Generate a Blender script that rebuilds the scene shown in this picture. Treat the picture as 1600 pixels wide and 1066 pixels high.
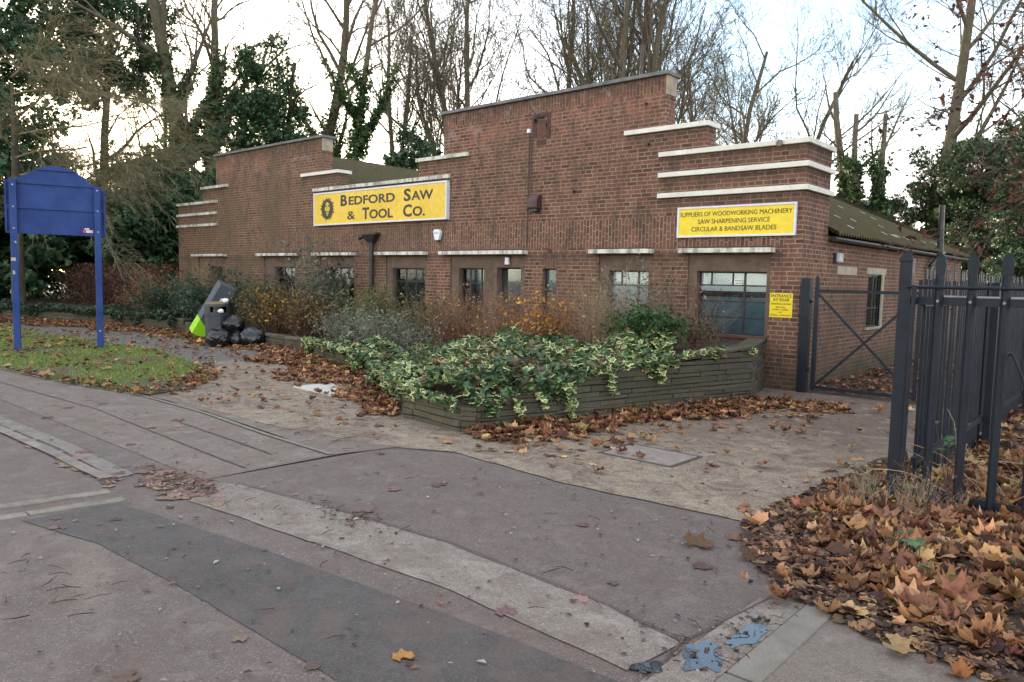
import bpy, math, random
import numpy as np
from mathutils import Vector, Matrix
R = math.radians
rng = np.random.default_rng(7)
random.seed(7)
for o in list(bpy.data.objects): bpy.data.objects.remove(o)
scene = bpy.context.scene
COL = scene.collection

# ---------------------------------------------------------------- camera
cam_d = bpy.data.cameras.new("camera"); cam = bpy.data.objects.new("camera", cam_d); COL.objects.link(cam)
YAW, PITCH, ROLL, FPX = .7202, .0818, .0218, 1178.95
fw = Vector((-math.sin(YAW)*math.cos(PITCH), math.cos(YAW)*math.cos(PITCH), -math.sin(PITCH)))
r0 = Vector((math.cos(YAW), math.sin(YAW), 0)); u0 = r0.cross(fw)
rr = r0*math.cos(ROLL)+u0*math.sin(ROLL); uu = -r0*math.sin(ROLL)+u0*math.cos(ROLL)
cam.matrix_world = Matrix(((rr.x, uu.x, -fw.x, 4.5896), (rr.y, uu.y, -fw.y, -12.2594), (rr.z, uu.z, -fw.z, 1.7265), (0, 0, 0, 1)))
cam_d.sensor_width = 36; cam_d.lens = FPX/1600*36; cam_d.clip_start = .05; cam_d.clip_end = 2000
scene.camera = cam

# ---------------------------------------------------------------- sky, sun, exposure
SUN_EL, SUN_AZ = R(8.2), math.atan2(-.92, .36)        # azimuth from +Y towards +X
world = bpy.data.worlds.new("World"); scene.world = world; world.use_nodes = True
wn = world.node_tree; wn.nodes.clear()
def wnode(t, **k):
    n = wn.nodes.new(t)
    for a, b in k.items(): setattr(n, a, b)
    return n
sky = wnode('ShaderNodeTexSky', sky_type='NISHITA', sun_disc=False, sun_elevation=SUN_EL, sun_rotation=SUN_AZ, air_density=1.0, dust_density=1.2, ozone_density=2.0)
tc = wnode('ShaderNodeTexCoord'); mp = wnode('ShaderNodeMapping'); mp.inputs['Scale'].default_value = (1, 1, 2.2)
ns = wnode('ShaderNodeTexNoise'); ns.inputs['Scale'].default_value = 2.6; ns.inputs['Detail'].default_value = 5; ns.inputs['Roughness'].default_value = .55
cr = wnode('ShaderNodeValToRGB'); cr.color_ramp.elements[0].position = .38; cr.color_ramp.elements[1].position = .60
sep = wnode('ShaderNodeSeparateXYZ'); mr = wnode('ShaderNodeMapRange'); mr.inputs['From Min'].default_value = .16; mr.inputs['From Max'].default_value = .40; mr.inputs['To Min'].default_value = 1; mr.inputs['To Max'].default_value = .38
dotn = wnode('ShaderNodeVectorMath', operation='DOT_PRODUCT'); dotn.inputs[1].default_value = (-.34, .80, .50); mh = wnode('ShaderNodeMapRange'); mh.inputs['From Min'].default_value = .86; mh.inputs['From Max'].default_value = .985; mh.inputs['To Min'].default_value = 1; mh.inputs['To Max'].default_value = .0; mul2 = wnode('ShaderNodeMath', operation='MULTIPLY')
mul = wnode('ShaderNodeMath', operation='MULTIPLY'); mixc = wnode('ShaderNodeMix', data_type='RGBA')
cloud = wnode('ShaderNodeRGB'); cloud.outputs[0].default_value = (8.0, 7.1, 6.1, 1)
bg = wnode('ShaderNodeBackground'); bg.inputs['Strength'].default_value = .13; wo = wnode('ShaderNodeOutputWorld')
L = wn.links.new
L(tc.outputs['Generated'], mp.inputs[0]); L(mp.outputs[0], ns.inputs['Vector']); L(ns.outputs[0], cr.inputs[0])
L(tc.outputs['Generated'], sep.inputs[0]); L(sep.outputs['Z'], mr.inputs[0]); L(cr.outputs[0], mul.inputs[0]); L(mr.outputs[0], mul.inputs[1])
L(tc.outputs['Generated'], dotn.inputs[0]); L(dotn.outputs['Value'], mh.inputs[0]); L(mul.outputs[0], mul2.inputs[0]); L(mh.outputs[0], mul2.inputs[1]); L(mul2.outputs[0], mixc.inputs['Factor']); L(sky.outputs[0], mixc.inputs['A']); L(cloud.outputs[0], mixc.inputs['B'])
L(mixc.outputs['Result'], bg.inputs['Color']); L(bg.outputs[0], wo.inputs['Surface'])
sun_d = bpy.data.lights.new("sun", 'SUN'); sun_d.energy = 3.0; sun_d.angle = R(.5); sun_d.color = (1, .88, .70)
sun = bpy.data.objects.new("sun", sun_d); COL.objects.link(sun)
sdir = Vector((math.sin(SUN_AZ)*math.cos(SUN_EL), math.cos(SUN_AZ)*math.cos(SUN_EL), math.sin(SUN_EL)))
sun.rotation_euler = sdir.to_track_quat('Z', 'Y').to_euler(); sun.location = (-40, 20, 20)
scene.view_settings.view_transform = 'Standard'; scene.view_settings.look = 'None'; scene.view_settings.gamma = 1
scene.view_settings.exposure = 2.38
scene.render.engine = 'CYCLES'

# ---------------------------------------------------------------- tagging
def tag(o, label=None, cat=None, group=None, kind=None):
    if label: o['label'] = label
    if cat: o['category'] = cat
    if group: o['group'] = group
    if kind: o['kind'] = kind
    return o
def empty(name, loc=(0, 0, 0), rz=0):
    o = bpy.data.objects.new(name, None); o.location = loc; o.rotation_euler = (0, 0, rz); o.empty_display_size = .2
    COL.objects.link(o); return o
def copy_tree(o, parent=None):
    c = o.copy(); COL.objects.link(c); c.parent = parent
    for ch in [x for x in bpy.data.objects if x.parent == o]: copy_tree(ch, c)
    return c

# ---------------------------------------------------------------- materials
def newmat(name):
    m = bpy.data.materials.new(name); m.use_nodes = True
    nt = m.node_tree; b = nt.nodes['Principled BSDF']
    return m, nt, b
def N(nt, t, **k):
    n = nt.nodes.new(t)
    for a, b in k.items(): setattr(n, a, b)
    return n
def math_(nt, op, a, b=None, clamp=False):
    n = N(nt, 'ShaderNodeMath', operation=op); n.use_clamp = clamp
    for i, v in enumerate((a, b)):
        if v is None: continue
        if isinstance(v, (int, float)): n.inputs[i].default_value = v
        else: nt.links.new(v, n.inputs[i])
    return n.outputs[0]
def noise(nt, vec, scale, detail=4, rough=.6, dist=0):
    n = N(nt, 'ShaderNodeTexNoise'); n.inputs['Scale'].default_value = scale; n.inputs['Detail'].default_value = detail
    n.inputs['Roughness'].default_value = rough; n.inputs['Distortion'].default_value = dist
    nt.links.new(vec, n.inputs['Vector']); return n.outputs[0]
def ramp(nt, fac, stops):
    n = N(nt, 'ShaderNodeValToRGB'); e = n.color_ramp.elements
    while len(e) < len(stops): e.new(.5)
    for i, (p, c) in enumerate(stops):
        e[i].position = p; e[i].color = (c, c, c, 1) if isinstance(c, (int, float)) else (*c, 1)
    nt.links.new(fac, n.inputs[0]); return n.outputs[0]
def mixrgb(nt, fac, a, b, bt='MIX'):
    n = N(nt, 'ShaderNodeMix', data_type='RGBA', blend_type=bt)
    for s, v in (('Factor', fac), ('A', a), ('B', b)):
        if isinstance(v, (int, float)): n.inputs[s].default_value = v
        elif isinstance(v, tuple): n.inputs[s].default_value = (*v, 1)
        else: nt.links.new(v, n.inputs[s])
    return n.outputs['Result']
def pos(nt): return N(nt, 'ShaderNodeNewGeometry').outputs['Position']
def bump(nt, b, h, strength=.4, dist=.01):
    n = N(nt, 'ShaderNodeBump'); n.inputs['Strength'].default_value = strength; n.inputs['Distance'].default_value = dist
    nt.links.new(h, n.inputs['Height']); nt.links.new(n.outputs[0], b.inputs['Normal'])

def surf(name, base, var=.25, scale=6, rough=.7, col2=None, fine=60, bmp=.25, metallic=0, spec=.5, coat=0, dist=.01):
    m, nt, b = newmat(name); p = pos(nt)
    n1 = noise(nt, p, scale, 6, .65); n2 = noise(nt, p, fine, 3, .6)
    c2 = col2 or tuple(c*(1-var) for c in base); c1 = tuple(min(1, c*(1+var*.6)) for c in base) if not col2 else base
    c = mixrgb(nt, ramp(nt, n1, [(.35, 0), (.65, 1)]), c1, c2)
    c = mixrgb(nt, ramp(nt, n2, [(.3, .0), (.7, .35)]), c, tuple(x*.55 for x in base))
    nt.links.new(c, b.inputs['Base Color']); b.inputs['Roughness'].default_value = rough; b.inputs['Metallic'].default_value = metallic
    b.inputs['Specular IOR Level'].default_value = spec; b.inputs['Coat Weight'].default_value = coat
    rg = ramp(nt, n1, [(.3, max(0, rough-.12)), (.7, min(1, rough+.1))]); nt.links.new(rg, b.inputs['Roughness'])
    bump(nt, b, n2, bmp, dist); return m
def attr_mat(name, rough=.6, spec=.35, trans=.25, mulc=1.0):
    """leaf-like material; colour is each leaf's own tint"""
    m, nt, b = newmat(name); a = N(nt, 'ShaderNodeAttribute', attribute_name='tint')
    n = noise(nt, pos(nt), 40, 2); c = mixrgb(nt, 1.0, a.outputs['Color'], ramp(nt, n, [(.3, .75), (.7, 1.1)]), 'MULTIPLY')
    nt.links.new(c, b.inputs['Base Color']); b.inputs['Roughness'].default_value = rough; b.inputs['Specular IOR Level'].default_value = spec
    if trans:
        t = N(nt, 'ShaderNodeBsdfTranslucent'); nt.links.new(c, t.inputs['Color']); mx = N(nt, 'ShaderNodeMixShader'); mx.inputs[0].default_value = trans
        out = nt.nodes['Material Output']; nt.links.new(b.outputs[0], mx.inputs[1]); nt.links.new(t.outputs[0], mx.inputs[2]); nt.links.new(mx.outputs[0], out.inputs['Surface'])
    return m

def brick_material():
    m, nt, b = newmat('red brown brick'); p = pos(nt); g = N(nt, 'ShaderNodeSeparateXYZ'); nt.links.new(p, g.inputs[0])
    X, Y, Z = g.outputs; u = math_(nt, 'ADD', X, Y)
    wob = noise(nt, p, 9, 2); wz = math_(nt, 'ADD', Z, math_(nt, 'MULTIPLY', math_(nt, 'SUBTRACT', wob, .5), .008))
    def brick(a, bb, w=.225, h=.075):
        c = N(nt, 'ShaderNodeCombineXYZ'); nt.links.new(a, c.inputs[0]); nt.links.new(bb, c.inputs[1])
        t = N(nt, 'ShaderNodeTexBrick'); t.inputs['Scale'].default_value = 1; t.inputs['Brick Width'].default_value = w; t.inputs['Row Height'].default_value = h
        t.inputs['Mortar Size'].default_value = .0088; t.inputs['Mortar Smooth'].default_value = .15; t.inputs['Bias'].default_value = -.05
        t.inputs['Color1'].default_value = (0, 0, 0, 1); t.inputs['Color2'].default_value = (1, 1, 1, 1); t.inputs['Mortar'].default_value = (.5, .5, .5, 1)
        t.squash = .62; t.squash_frequency = 3; t.offset = .5
        nt.links.new(c.outputs[0], t.inputs['Vector']); return t
    t1 = brick(u, wz); t2 = brick(wz, u)
    def inside(v, a, c): return math_(nt, 'MULTIPLY', math_(nt, 'GREATER_THAN', v, a), math_(nt, 'LESS_THAN', v, c))
    ym = math_(nt, 'LESS_THAN', Y, .02)
    s1 = math_(nt, 'MULTIPLY', inside(Z, 2.376, 2.93), inside(X, -16.7, -.28))
    s2 = math_(nt, 'MULTIPLY', math_(nt, 'GREATER_THAN', Z, 5.16), inside(X, -30, 0))
    s3 = math_(nt, 'MULTIPLY', inside(Z, 1.955, 2.18), inside(X, -5.4, -4.95))
    sm = math_(nt, 'MULTIPLY', ym, math_(nt, 'ADD', math_(nt, 'ADD', s1, s2, True), s3, True))
    rand = mixrgb(nt, sm, t1.outputs['Color'], t2.outputs['Color']); mort = N(nt, 'ShaderNodeMix'); nt.links.new(sm, mort.inputs['Factor'])
    nt.links.new(t1.outputs['Fac'], mort.inputs['A']); nt.links.new(t2.outputs['Fac'], mort.inputs['B']); mort = mort.outputs[0]
    bc = ramp(nt, rand, [(0, (.085, .034, .030)), (.2, (.17, .065, .052)), (.42, (.225, .090, .068)), (.66, (.140, .052, .044)), (.82, (.26, .118, .080)), (.93, (.19, .075, .058)), (1, (.32, .18, .12))])
    n1 = noise(nt, p, .55, 5, .6); n2 = noise(nt, p, 3.2, 5, .7); n3 = noise(nt, p, 45, 3, .6); n4 = noise(nt, p, 1.5, 6, .7, .6)
    bc = mixrgb(nt, ramp(nt, n3, [(.3, .0), (.75, .5)]), bc, (.09, .045, .035))
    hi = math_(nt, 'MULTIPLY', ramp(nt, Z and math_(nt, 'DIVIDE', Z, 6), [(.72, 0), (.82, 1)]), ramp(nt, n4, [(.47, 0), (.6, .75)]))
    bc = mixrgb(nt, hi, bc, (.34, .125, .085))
    mc = ramp(nt, n2, [(.3, (.20, .155, .11)), (.7, (.38, .305, .215))])
    c = mixrgb(nt, mort, bc, mc)
    c = mixrgb(nt, ramp(nt, n1, [(.38, 0), (.7, .45)]), c, (.105, .070, .048))
    vx = N(nt, 'ShaderNodeCombineXYZ'); nt.links.new(math_(nt, 'MULTIPLY', u, 1.6), vx.inputs[0]); nt.links.new(math_(nt, 'MULTIPLY', Z, .55), vx.inputs[1])
    st = noise(nt, vx.outputs[0], 2.2, 5, .65)
    c = mixrgb(nt, math_(nt, 'MULTIPLY', ramp(nt, st, [(.48, 0), (.64, .75)]), ramp(nt, n2, [(.35, .2), (.6, 1)])), c, (.060, .042, .036))
    cs = N(nt, 'ShaderNodeCombineXYZ'); nt.links.new(math_(nt, 'MULTIPLY', u, 5), cs.inputs[0]); nt.links.new(math_(nt, 'MULTIPLY', Z, .9), cs.inputs[1]); sn = ramp(nt, noise(nt, cs.outputs[0], 1.6, 6, .7), [(.35, .15), (.62, 1)])
    tot = None
    for zl, dz, x0, x1 in ((5.46, .42, -30, 1), (4.46, .30, -3.4, 1), (4.0, .26, -2.7, 1), (3.62, .22, -2.7, 1), (3.25, .22, -2.7, 1), (4.46, .3, -14.2, -7.5), (4.0, .2, -13.6, -8.1), (4.46, .3, -20.1, -18.3), (2.26, .3, -22, -.3)):
        k = math_(nt, 'MULTIPLY', math_(nt, 'MULTIPLY', math_(nt, 'SUBTRACT', 1, math_(nt, 'DIVIDE', math_(nt, 'SUBTRACT', zl, Z), dz), True), math_(nt, 'LESS_THAN', Z, zl+.01)), inside(X, x0, x1))
        tot = k if tot is None else math_(nt, 'ADD', tot, k, True)
    c = mixrgb(nt, math_(nt, 'MULTIPLY', math_(nt, 'MULTIPLY', tot, sn), .85), c, (.050, .036, .032))
    # white efflorescence blotches high on the walls
    ef = math_(nt, 'MULTIPLY', ramp(nt, noise(nt, p, 2.3, 7, .75, .8), [(.55, 0), (.66, .55)]), ramp(nt, math_(nt, 'DIVIDE', Z, 6), [(.72, 0), (.84, 1)]))
    c = mixrgb(nt, ef, c, (.36, .33, .33))
    # olive towards the left is painted haze plus algae; green algae at the foot
    al = math_(nt, 'MULTIPLY', math_(nt, 'MULTIPLY', ramp(nt, math_(nt, 'DIVIDE', X, -22), [(.35, .25), (.75, 1)]), ramp(nt, noise(nt, p, .8, 4, .6), [(.35, .12), (.62, .6)])), ramp(nt, math_(nt, 'DIVIDE', Z, 6), [(.55, 1), (.95, .45)]))
    c = mixrgb(nt, al, c, (.095, .082, .042))
    ft = math_(nt, 'MULTIPLY', ramp(nt, math_(nt, 'DIVIDE', Z, 6), [(.02, .8), (.11, 0)]), ramp(nt, n2, [(.3, .3), (.6, 1)]))
    c = mixrgb(nt, ft, c, (.055, .058, .035))
    nt.links.new(c, b.inputs['Base Color']); b.inputs['Roughness'].default_value = .9; b.inputs['Specular IOR Level'].default_value = .25
    h = math_(nt, 'SUBTRACT', math_(nt, 'MULTIPLY', n3, .35), mort); bump(nt, b, h, .55, .008)
    return m

def asphalt(name, base, speck=(.3, .27, .24), sp=.25, fine=220, stain=.35, rough=.75, red=(.16, .115, .10), chips=0.0, damp=.5):
    m, nt, b = newmat(name); p = pos(nt)
    n1 = noise(nt, p, .9, 6, .65, .4); n2 = noise(nt, p, 7, 6, .7); n3 = noise(nt, p, fine*.35, 3, .7)
    v = N(nt, 'ShaderNodeTexVoronoi'); v.inputs['Scale'].default_value = fine; nt.links.new(p, v.inputs['Vector'])
    c = mixrgb(nt, ramp(nt, n1, [(.35, 0), (.65, .8)]), base, red)
    c = mixrgb(nt, ramp(nt, n2, [(.35, .0), (.75, stain)]), c, tuple(x*.5 for x in base))
    sv = N(nt, 'ShaderNodeSeparateColor'); nt.links.new(v.outputs['Color'], sv.inputs[0])
    c = mixrgb(nt, math_(nt, 'MULTIPLY', math_(nt, 'GREATER_THAN', sv.outputs[0], 1-sp), .55), c, speck)
    c = mixrgb(nt, math_(nt, 'MULTIPLY', math_(nt, 'LESS_THAN', sv.outputs[1], .25), .5), c, tuple(x*.35 for x in base))
    c = mixrgb(nt, ramp(nt, n3, [(.3, 0), (.8, .5)]), c, tuple(x*.6 for x in base))
    if chips:
        v2 = N(nt, 'ShaderNodeTexVoronoi'); v2.inputs['Scale'].default_value = 55; nt.links.new(p, v2.inputs['Vector'])
        s2 = N(nt, 'ShaderNodeSeparateColor'); nt.links.new(v2.outputs['Color'], s2.inputs[0])
        k = math_(nt, 'MULTIPLY', math_(nt, 'LESS_THAN', v2.outputs['Distance'], .38), math_(nt, 'GREATER_THAN', s2.outputs[0], 1-chips))
        c = mixrgb(nt, math_(nt, 'MULTIPLY', k, .7), c, mixrgb(nt, s2.outputs[1], (.36, .31, .22), (.20, .16, .12)))
        k2 = math_(nt, 'MULTIPLY', math_(nt, 'LESS_THAN', v2.outputs['Distance'], .35), math_(nt, 'LESS_THAN', s2.outputs[0], .2))
        c = mixrgb(nt, math_(nt, 'MULTIPLY', k2, .6), c, (.06, .05, .04))
    if chips:      # tree shade and damp soil painted dark on the drive by the gate
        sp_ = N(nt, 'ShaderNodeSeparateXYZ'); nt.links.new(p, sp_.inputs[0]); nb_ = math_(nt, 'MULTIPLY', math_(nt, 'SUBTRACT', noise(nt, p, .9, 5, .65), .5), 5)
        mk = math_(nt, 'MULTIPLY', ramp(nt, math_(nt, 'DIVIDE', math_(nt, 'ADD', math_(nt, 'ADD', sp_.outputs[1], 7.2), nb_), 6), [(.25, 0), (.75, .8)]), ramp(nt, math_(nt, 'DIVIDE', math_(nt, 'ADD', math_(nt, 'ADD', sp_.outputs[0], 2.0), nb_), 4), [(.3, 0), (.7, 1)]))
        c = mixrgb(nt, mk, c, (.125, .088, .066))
    # trodden dirt and leaf stains of reddish brown
    d = ramp(nt, noise(nt, p, 2.2, 8, .7, 1.4), [(.48, 0), (.60, .75 if chips else .45)]); c = mixrgb(nt, d, c, (.12, .078, .062))
    d2 = ramp(nt, noise(nt, p, 9, 8, .75, .6), [(.51, 0), (.62, .5 if chips else .3)]); c = mixrgb(nt, d2, c, (.07, .05, .042))
    d3 = ramp(nt, noise(nt, p, 4, 7, .7, .3), [(.54, 0), (.64, .4)]); c = mixrgb(nt, d3, c, tuple(min(.5, x*1.45) for x in base))
    nt.links.new(c, b.inputs['Base Color'])
    rg = ramp(nt, noise(nt, p, 1.7, 5, .6), [(.35, rough-.28*damp), (.65, rough+.12)]); nt.links.new(rg, b.inputs['Roughness'])
    b.inputs['Specular IOR Level'].default_value = .45
    h = math_(nt, 'ADD', math_(nt, 'MULTIPLY', v.outputs['Distance'], .8), math_(nt, 'MULTIPLY', n2, 1.2)); bump(nt, b, h, .5, .006)
    return m

def bark(name, base, green=0.0):
    m, nt, b = newmat(name); p = pos(nt); mpn = N(nt, 'ShaderNodeMapping'); mpn.inputs['Scale'].default_value = (1, 1, .25); nt.links.new(p, mpn.inputs[0])
    n1 = noise(nt, mpn.outputs[0], 12, 6, .7); n2 = noise(nt, p, 1.2, 4)
    c = mixrgb(nt, ramp(nt, n1, [(.35, 0), (.65, 1)]), base, tuple(x*.5 for x in base))
    c = mixrgb(nt, ramp(nt, n2, [(.4, 0), (.65, green)]), c, (.10, .11, .04))
    nt.links.new(c, b.inputs['Base Color']); b.inputs['Roughness'].default_value = .9; b.inputs['Specular IOR Level'].default_value = .2
    bump(nt, b, n1, .6, .02); return m

def glass_pane():
    m, nt, b = newmat('window glass'); nt.nodes.remove(b)
    tr = N(nt, 'ShaderNodeBsdfTransparent'); tr.inputs[0].default_value = (.90, .94, .94, 1); gl = N(nt, 'ShaderNodeBsdfGlossy'); gl.inputs['Roughness'].default_value = .04; gl.inputs['Color'].default_value = (.85, .95, 1, 1)
    fr = N(nt, 'ShaderNodeFresnel'); fr.inputs[0].default_value = 1.45; mx = N(nt, 'ShaderNodeMixShader')
    f = math_(nt, 'ADD', fr.outputs[0], .03)
    bm = N(nt, 'ShaderNodeBump'); bm.inputs['Strength'].default_value = .05; nt.links.new(noise(nt, pos(nt), 5, 2), bm.inputs['Height']); nt.links.new(bm.outputs[0], gl.inputs['Normal'])
    nt.links.new(f, mx.inputs[0]); nt.links.new(tr.outputs[0], mx.inputs[1]); nt.links.new(gl.outputs[0], mx.inputs[2]); nt.links.new(mx.outputs[0], nt.nodes['Material Output'].inputs['Surface'])
    return m

def roof_material():
    m, nt, b = newmat('mossy corrugated roof'); p = pos(nt)
    n1 = noise(nt, p, 1.1, 7, .7, .5); n2 = noise(nt, p, 8, 5, .7)
    c = mixrgb(nt, ramp(nt, n2, [(.35, 0), (.65, 1)]), (.105, .085, .060), (.055, .045, .034))
    c = mixrgb(nt, ramp(nt, n1, [(.42, 0), (.6, .8)]), c, (.080, .074, .030))
    gs = N(nt, 'ShaderNodeSeparateXYZ'); nt.links.new(p, gs.inputs[0]); cv_ = N(nt, 'ShaderNodeCombineXYZ'); nt.links.new(math_(nt, 'MULTIPLY', gs.outputs[1], 6.5), cv_.inputs[1]); nt.links.new(math_(nt, 'MULTIPLY', gs.outputs[0], .5), cv_.inputs[0])
    c = mixrgb(nt, ramp(nt, noise(nt, cv_.outputs[0], 1, 5, .7), [(.46, 0), (.64, .5)]), c, (.090, .092, .034))
    c = mixrgb(nt, ramp(nt, noise(nt, p, 4, 8, .8), [(.62, 0), (.72, .55)]), c, (.17, .19, .04))
    nt.links.new(c, b.inputs['Base Color']); b.inputs['Roughness'].default_value = .95; b.inputs['Specular IOR Level'].default_value = .2
    bump(nt, b, n2, .6, .02); return m

def stone_material():
    m, nt, b = newmat('mossy walling stone'); p = pos(nt); a = N(nt, 'ShaderNodeAttribute', attribute_name='tint')
    n1 = noise(nt, p, 14, 6, .7); n2 = noise(nt, p, 2.5, 5, .65)
    c = mixrgb(nt, ramp(nt, n1, [(.35, 0), (.7, .8)]), a.outputs['Color'], (.05, .048, .036))
    c = mixrgb(nt, ramp(nt, n2, [(.48, 0), (.68, .5)]), c, (.075, .082, .035))
    c = mixrgb(nt, ramp(nt, noise(nt, p, 24, 6, .8), [(.64, 0), (.70, .8)]), c, (.36, .37, .33))
    nt.links.new(c, b.inputs['Base Color']); b.inputs['Roughness'].default_value = .92; b.inputs['Specular IOR Level'].default_value = .25
    bump(nt, b, n1, .7, .015); return m

M = {}
M['brick'] = brick_material()
M['white'] = surf('white painted concrete', (.72, .70, .62), .12, 3, .6, None, 30, .1)
# weathered white with grime
def grimy_white():
    m, nt, b = newmat('grimy white paint'); p = pos(nt)
    mpn = N(nt, 'ShaderNodeMapping'); mpn.inputs['Scale'].default_value = (1, 1, .3); nt.links.new(p, mpn.inputs[0])
    c = mixrgb(nt, ramp(nt, noise(nt, mpn.outputs[0], 7, 6, .75), [(.43, 0), (.60, .8)]), (.64, .63, .56), (.13, .12, .09))
    nt.links.new(c, b.inputs['Base Color']); b.inputs['Roughness'].default_value = .7; return m
M['grimy'] = grimy_white()
M['coping'] = surf('grey coping stone', (.17, .17, .17), .35, 4, .9, None, 40, .4)
M['stone_end'] = surf('pale end stone', (.36, .31, .23), .3, 5, .9)
M['render'] = surf('brown render', (.135, .092, .068), .3, 4, .9, None, 60, .3)
M['lintel'] = surf('pale concrete lintel', (.40, .36, .28), .2, 6, .9)
M['black_iron'] = surf('black painted iron', (.018, .018, .02), .3, 6, .45, None, 60, .2)
M['steel_frame'] = surf('dark steel window frame', (.02, .022, .026), .3, 5, .5)
M['glass'] = glass_pane()
M['blind'] = surf('pale blind', (.62, .64, .64), .08, 3, .9)
M['bluish'] = surf('blue grey pane backing', (.10, .16, .20), .2, 3, .8)
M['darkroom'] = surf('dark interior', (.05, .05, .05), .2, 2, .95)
M['roof'] = roof_material()
M['zinc'] = surf('weathered zinc', (.45, .48, .50), .3, 4, .6)
M['chip'] = surf('pale roof flake', (.62, .62, .58), .2, 20, .9)  # small pale flakes on the roof slope
M['yellow'] = surf('yellow sign face', (.74, .50, .018), .07, .8, .38, None, 8, .02)
M['yellow2'] = surf('bright yellow sign face', (.80, .61, .01), .04, 1, .35, None, 10, .02)
M['alu'] = surf('white sign frame', (.68, .70, .76), .08, 5, .4)
M['ink'] = surf('dark brown lettering', (.030, .022, .012), .1, 5, .5, None, 50, .0)
M['bell'] = surf('white alarm plastic', (.75, .77, .80), .05, 5, .35)
M['blueink'] = surf('blue print', (.16, .28, .62), .1, 5, .5)
M['darkblue'] = surf('dark blue lens', (.01, .015, .08), .1, 5, .2)
M['rust'] = surf('brown painted metal', (.06, .028, .025), .3, 8, .5)
M['blue'] = surf('blue painted metal', (.014, .052, .215), .22, 1.6, .55, (.008, .030, .140), 40, .08, spec=.3)
M['red'] = surf('red sticker', (.5, .05, .06), .1, 5, .5)
M['whitesticker'] = surf('white sticker', (.8, .8, .8), .05, 5, .5)
M['bin'] = surf('dark grey bin plastic', (.030, .038, .045), .2, 5, .5)
M['tan'] = surf('dirty tan lid', (.20, .13, .07), .4, 9, .8)
M['bag'] = surf('black bin bag', (.005, .006, .008), .1, 6, .17, None, 16, .8, spec=.6, dist=.02)
M['carton'] = surf('grey printed carton', (.085, .10, .12), .12, 4, .45)
M['lime'] = surf('lime green print', (.34, .72, .02), .05, 4, .45)
M['paper'] = surf('white paper', (.88, .89, .90), .06, 8, .6)
M['fence'] = surf('dark blue grey fence paint', (.0088, .0135, .023), .3, 5, .52, None, 50, .15, spec=.3)
M['galv'] = surf('pale galvanised edge', (.22, .24, .25), .3, 6, .5)
M['stone'] = stone_material()
M['slab'] = surf('pale concrete slab', (.52, .50, .45), .12, 3, .8)
M['iron'] = surf('worn cover concrete', (.25, .205, .18), .25, 6, .7)
M['pavement'] = asphalt('worn reddish footway', (.188, .158, .130), (.36, .31, .26), .10, 170, .45, .74, (.205, .146, .116))
M['road'] = asphalt('worn reddish crossing', (.136, .111, .096), (.31, .27, .23), .12, 150, .5, .70, (.172, .116, .096))
M['light_patch'] = asphalt('pale concrete strip', (.245, .215, .178), (.40, .36, .30), .2, 140, .3, .76, (.215, .168, .138))
M['dark_patch'] = asphalt('dark asphalt patch', (.070, .064, .058), (.16, .15, .14), .15, 160, .35, .74, (.095, .080, .070))
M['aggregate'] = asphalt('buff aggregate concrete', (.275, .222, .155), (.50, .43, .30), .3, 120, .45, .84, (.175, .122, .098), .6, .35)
M['grey_path'] = asphalt('grey path', (.15, .145, .13), (.26, .25, .22), .1, 160, .3, .72, (.15, .14, .125))
M['kerb'] = surf('kerb stone', (.22, .195, .16), .35, 5, .8, None, 80, .3)
M['kerb2'] = surf('grey kerb stone', (.19, .168, .138), .25, 5, .7, None, 80, .3)
M['soil'] = surf('dark leaf soil', (.045, .030, .020), .4, 3, .95, (.075, .045, .028), 40, .6, dist=.03)
M['tar'] = surf('dark joint', (.07, .058, .05), .3, 9, .8)
M['grassbase'] = surf('mossy verge soil', (.085, .090, .035), .3, 2, .95, (.085, .060, .038), 30, .6, dist=.02)
M['leaf'] = attr_mat('dry leaf', .7, .3, .15)
M['green'] = attr_mat('green leaf', .45, .45, .18)
M['stem'] = attr_mat('stem', .85, .2, 0)
M['bark'] = bark('bare bark', (.17, .14, .11), .45)
M['bark_dark'] = bark('dark bark', (.085, .075, .055), .35)
def water():
    m, nt, b = newmat('puddle water'); b.inputs['Base Color'].default_value = (.02, .018, .015, 1); b.inputs['Roughness'].default_value = .03
    b.inputs['IOR'].default_value = 1.33; b.inputs['Specular IOR Level'].default_value = 1.0; b.inputs['Coat Weight'].default_value = .6; b.inputs['Coat Roughness'].default_value = .02
    bump(nt, b, noise(nt, pos(nt), 30, 2), .02, .002); return m
M['water'] = water()

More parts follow.
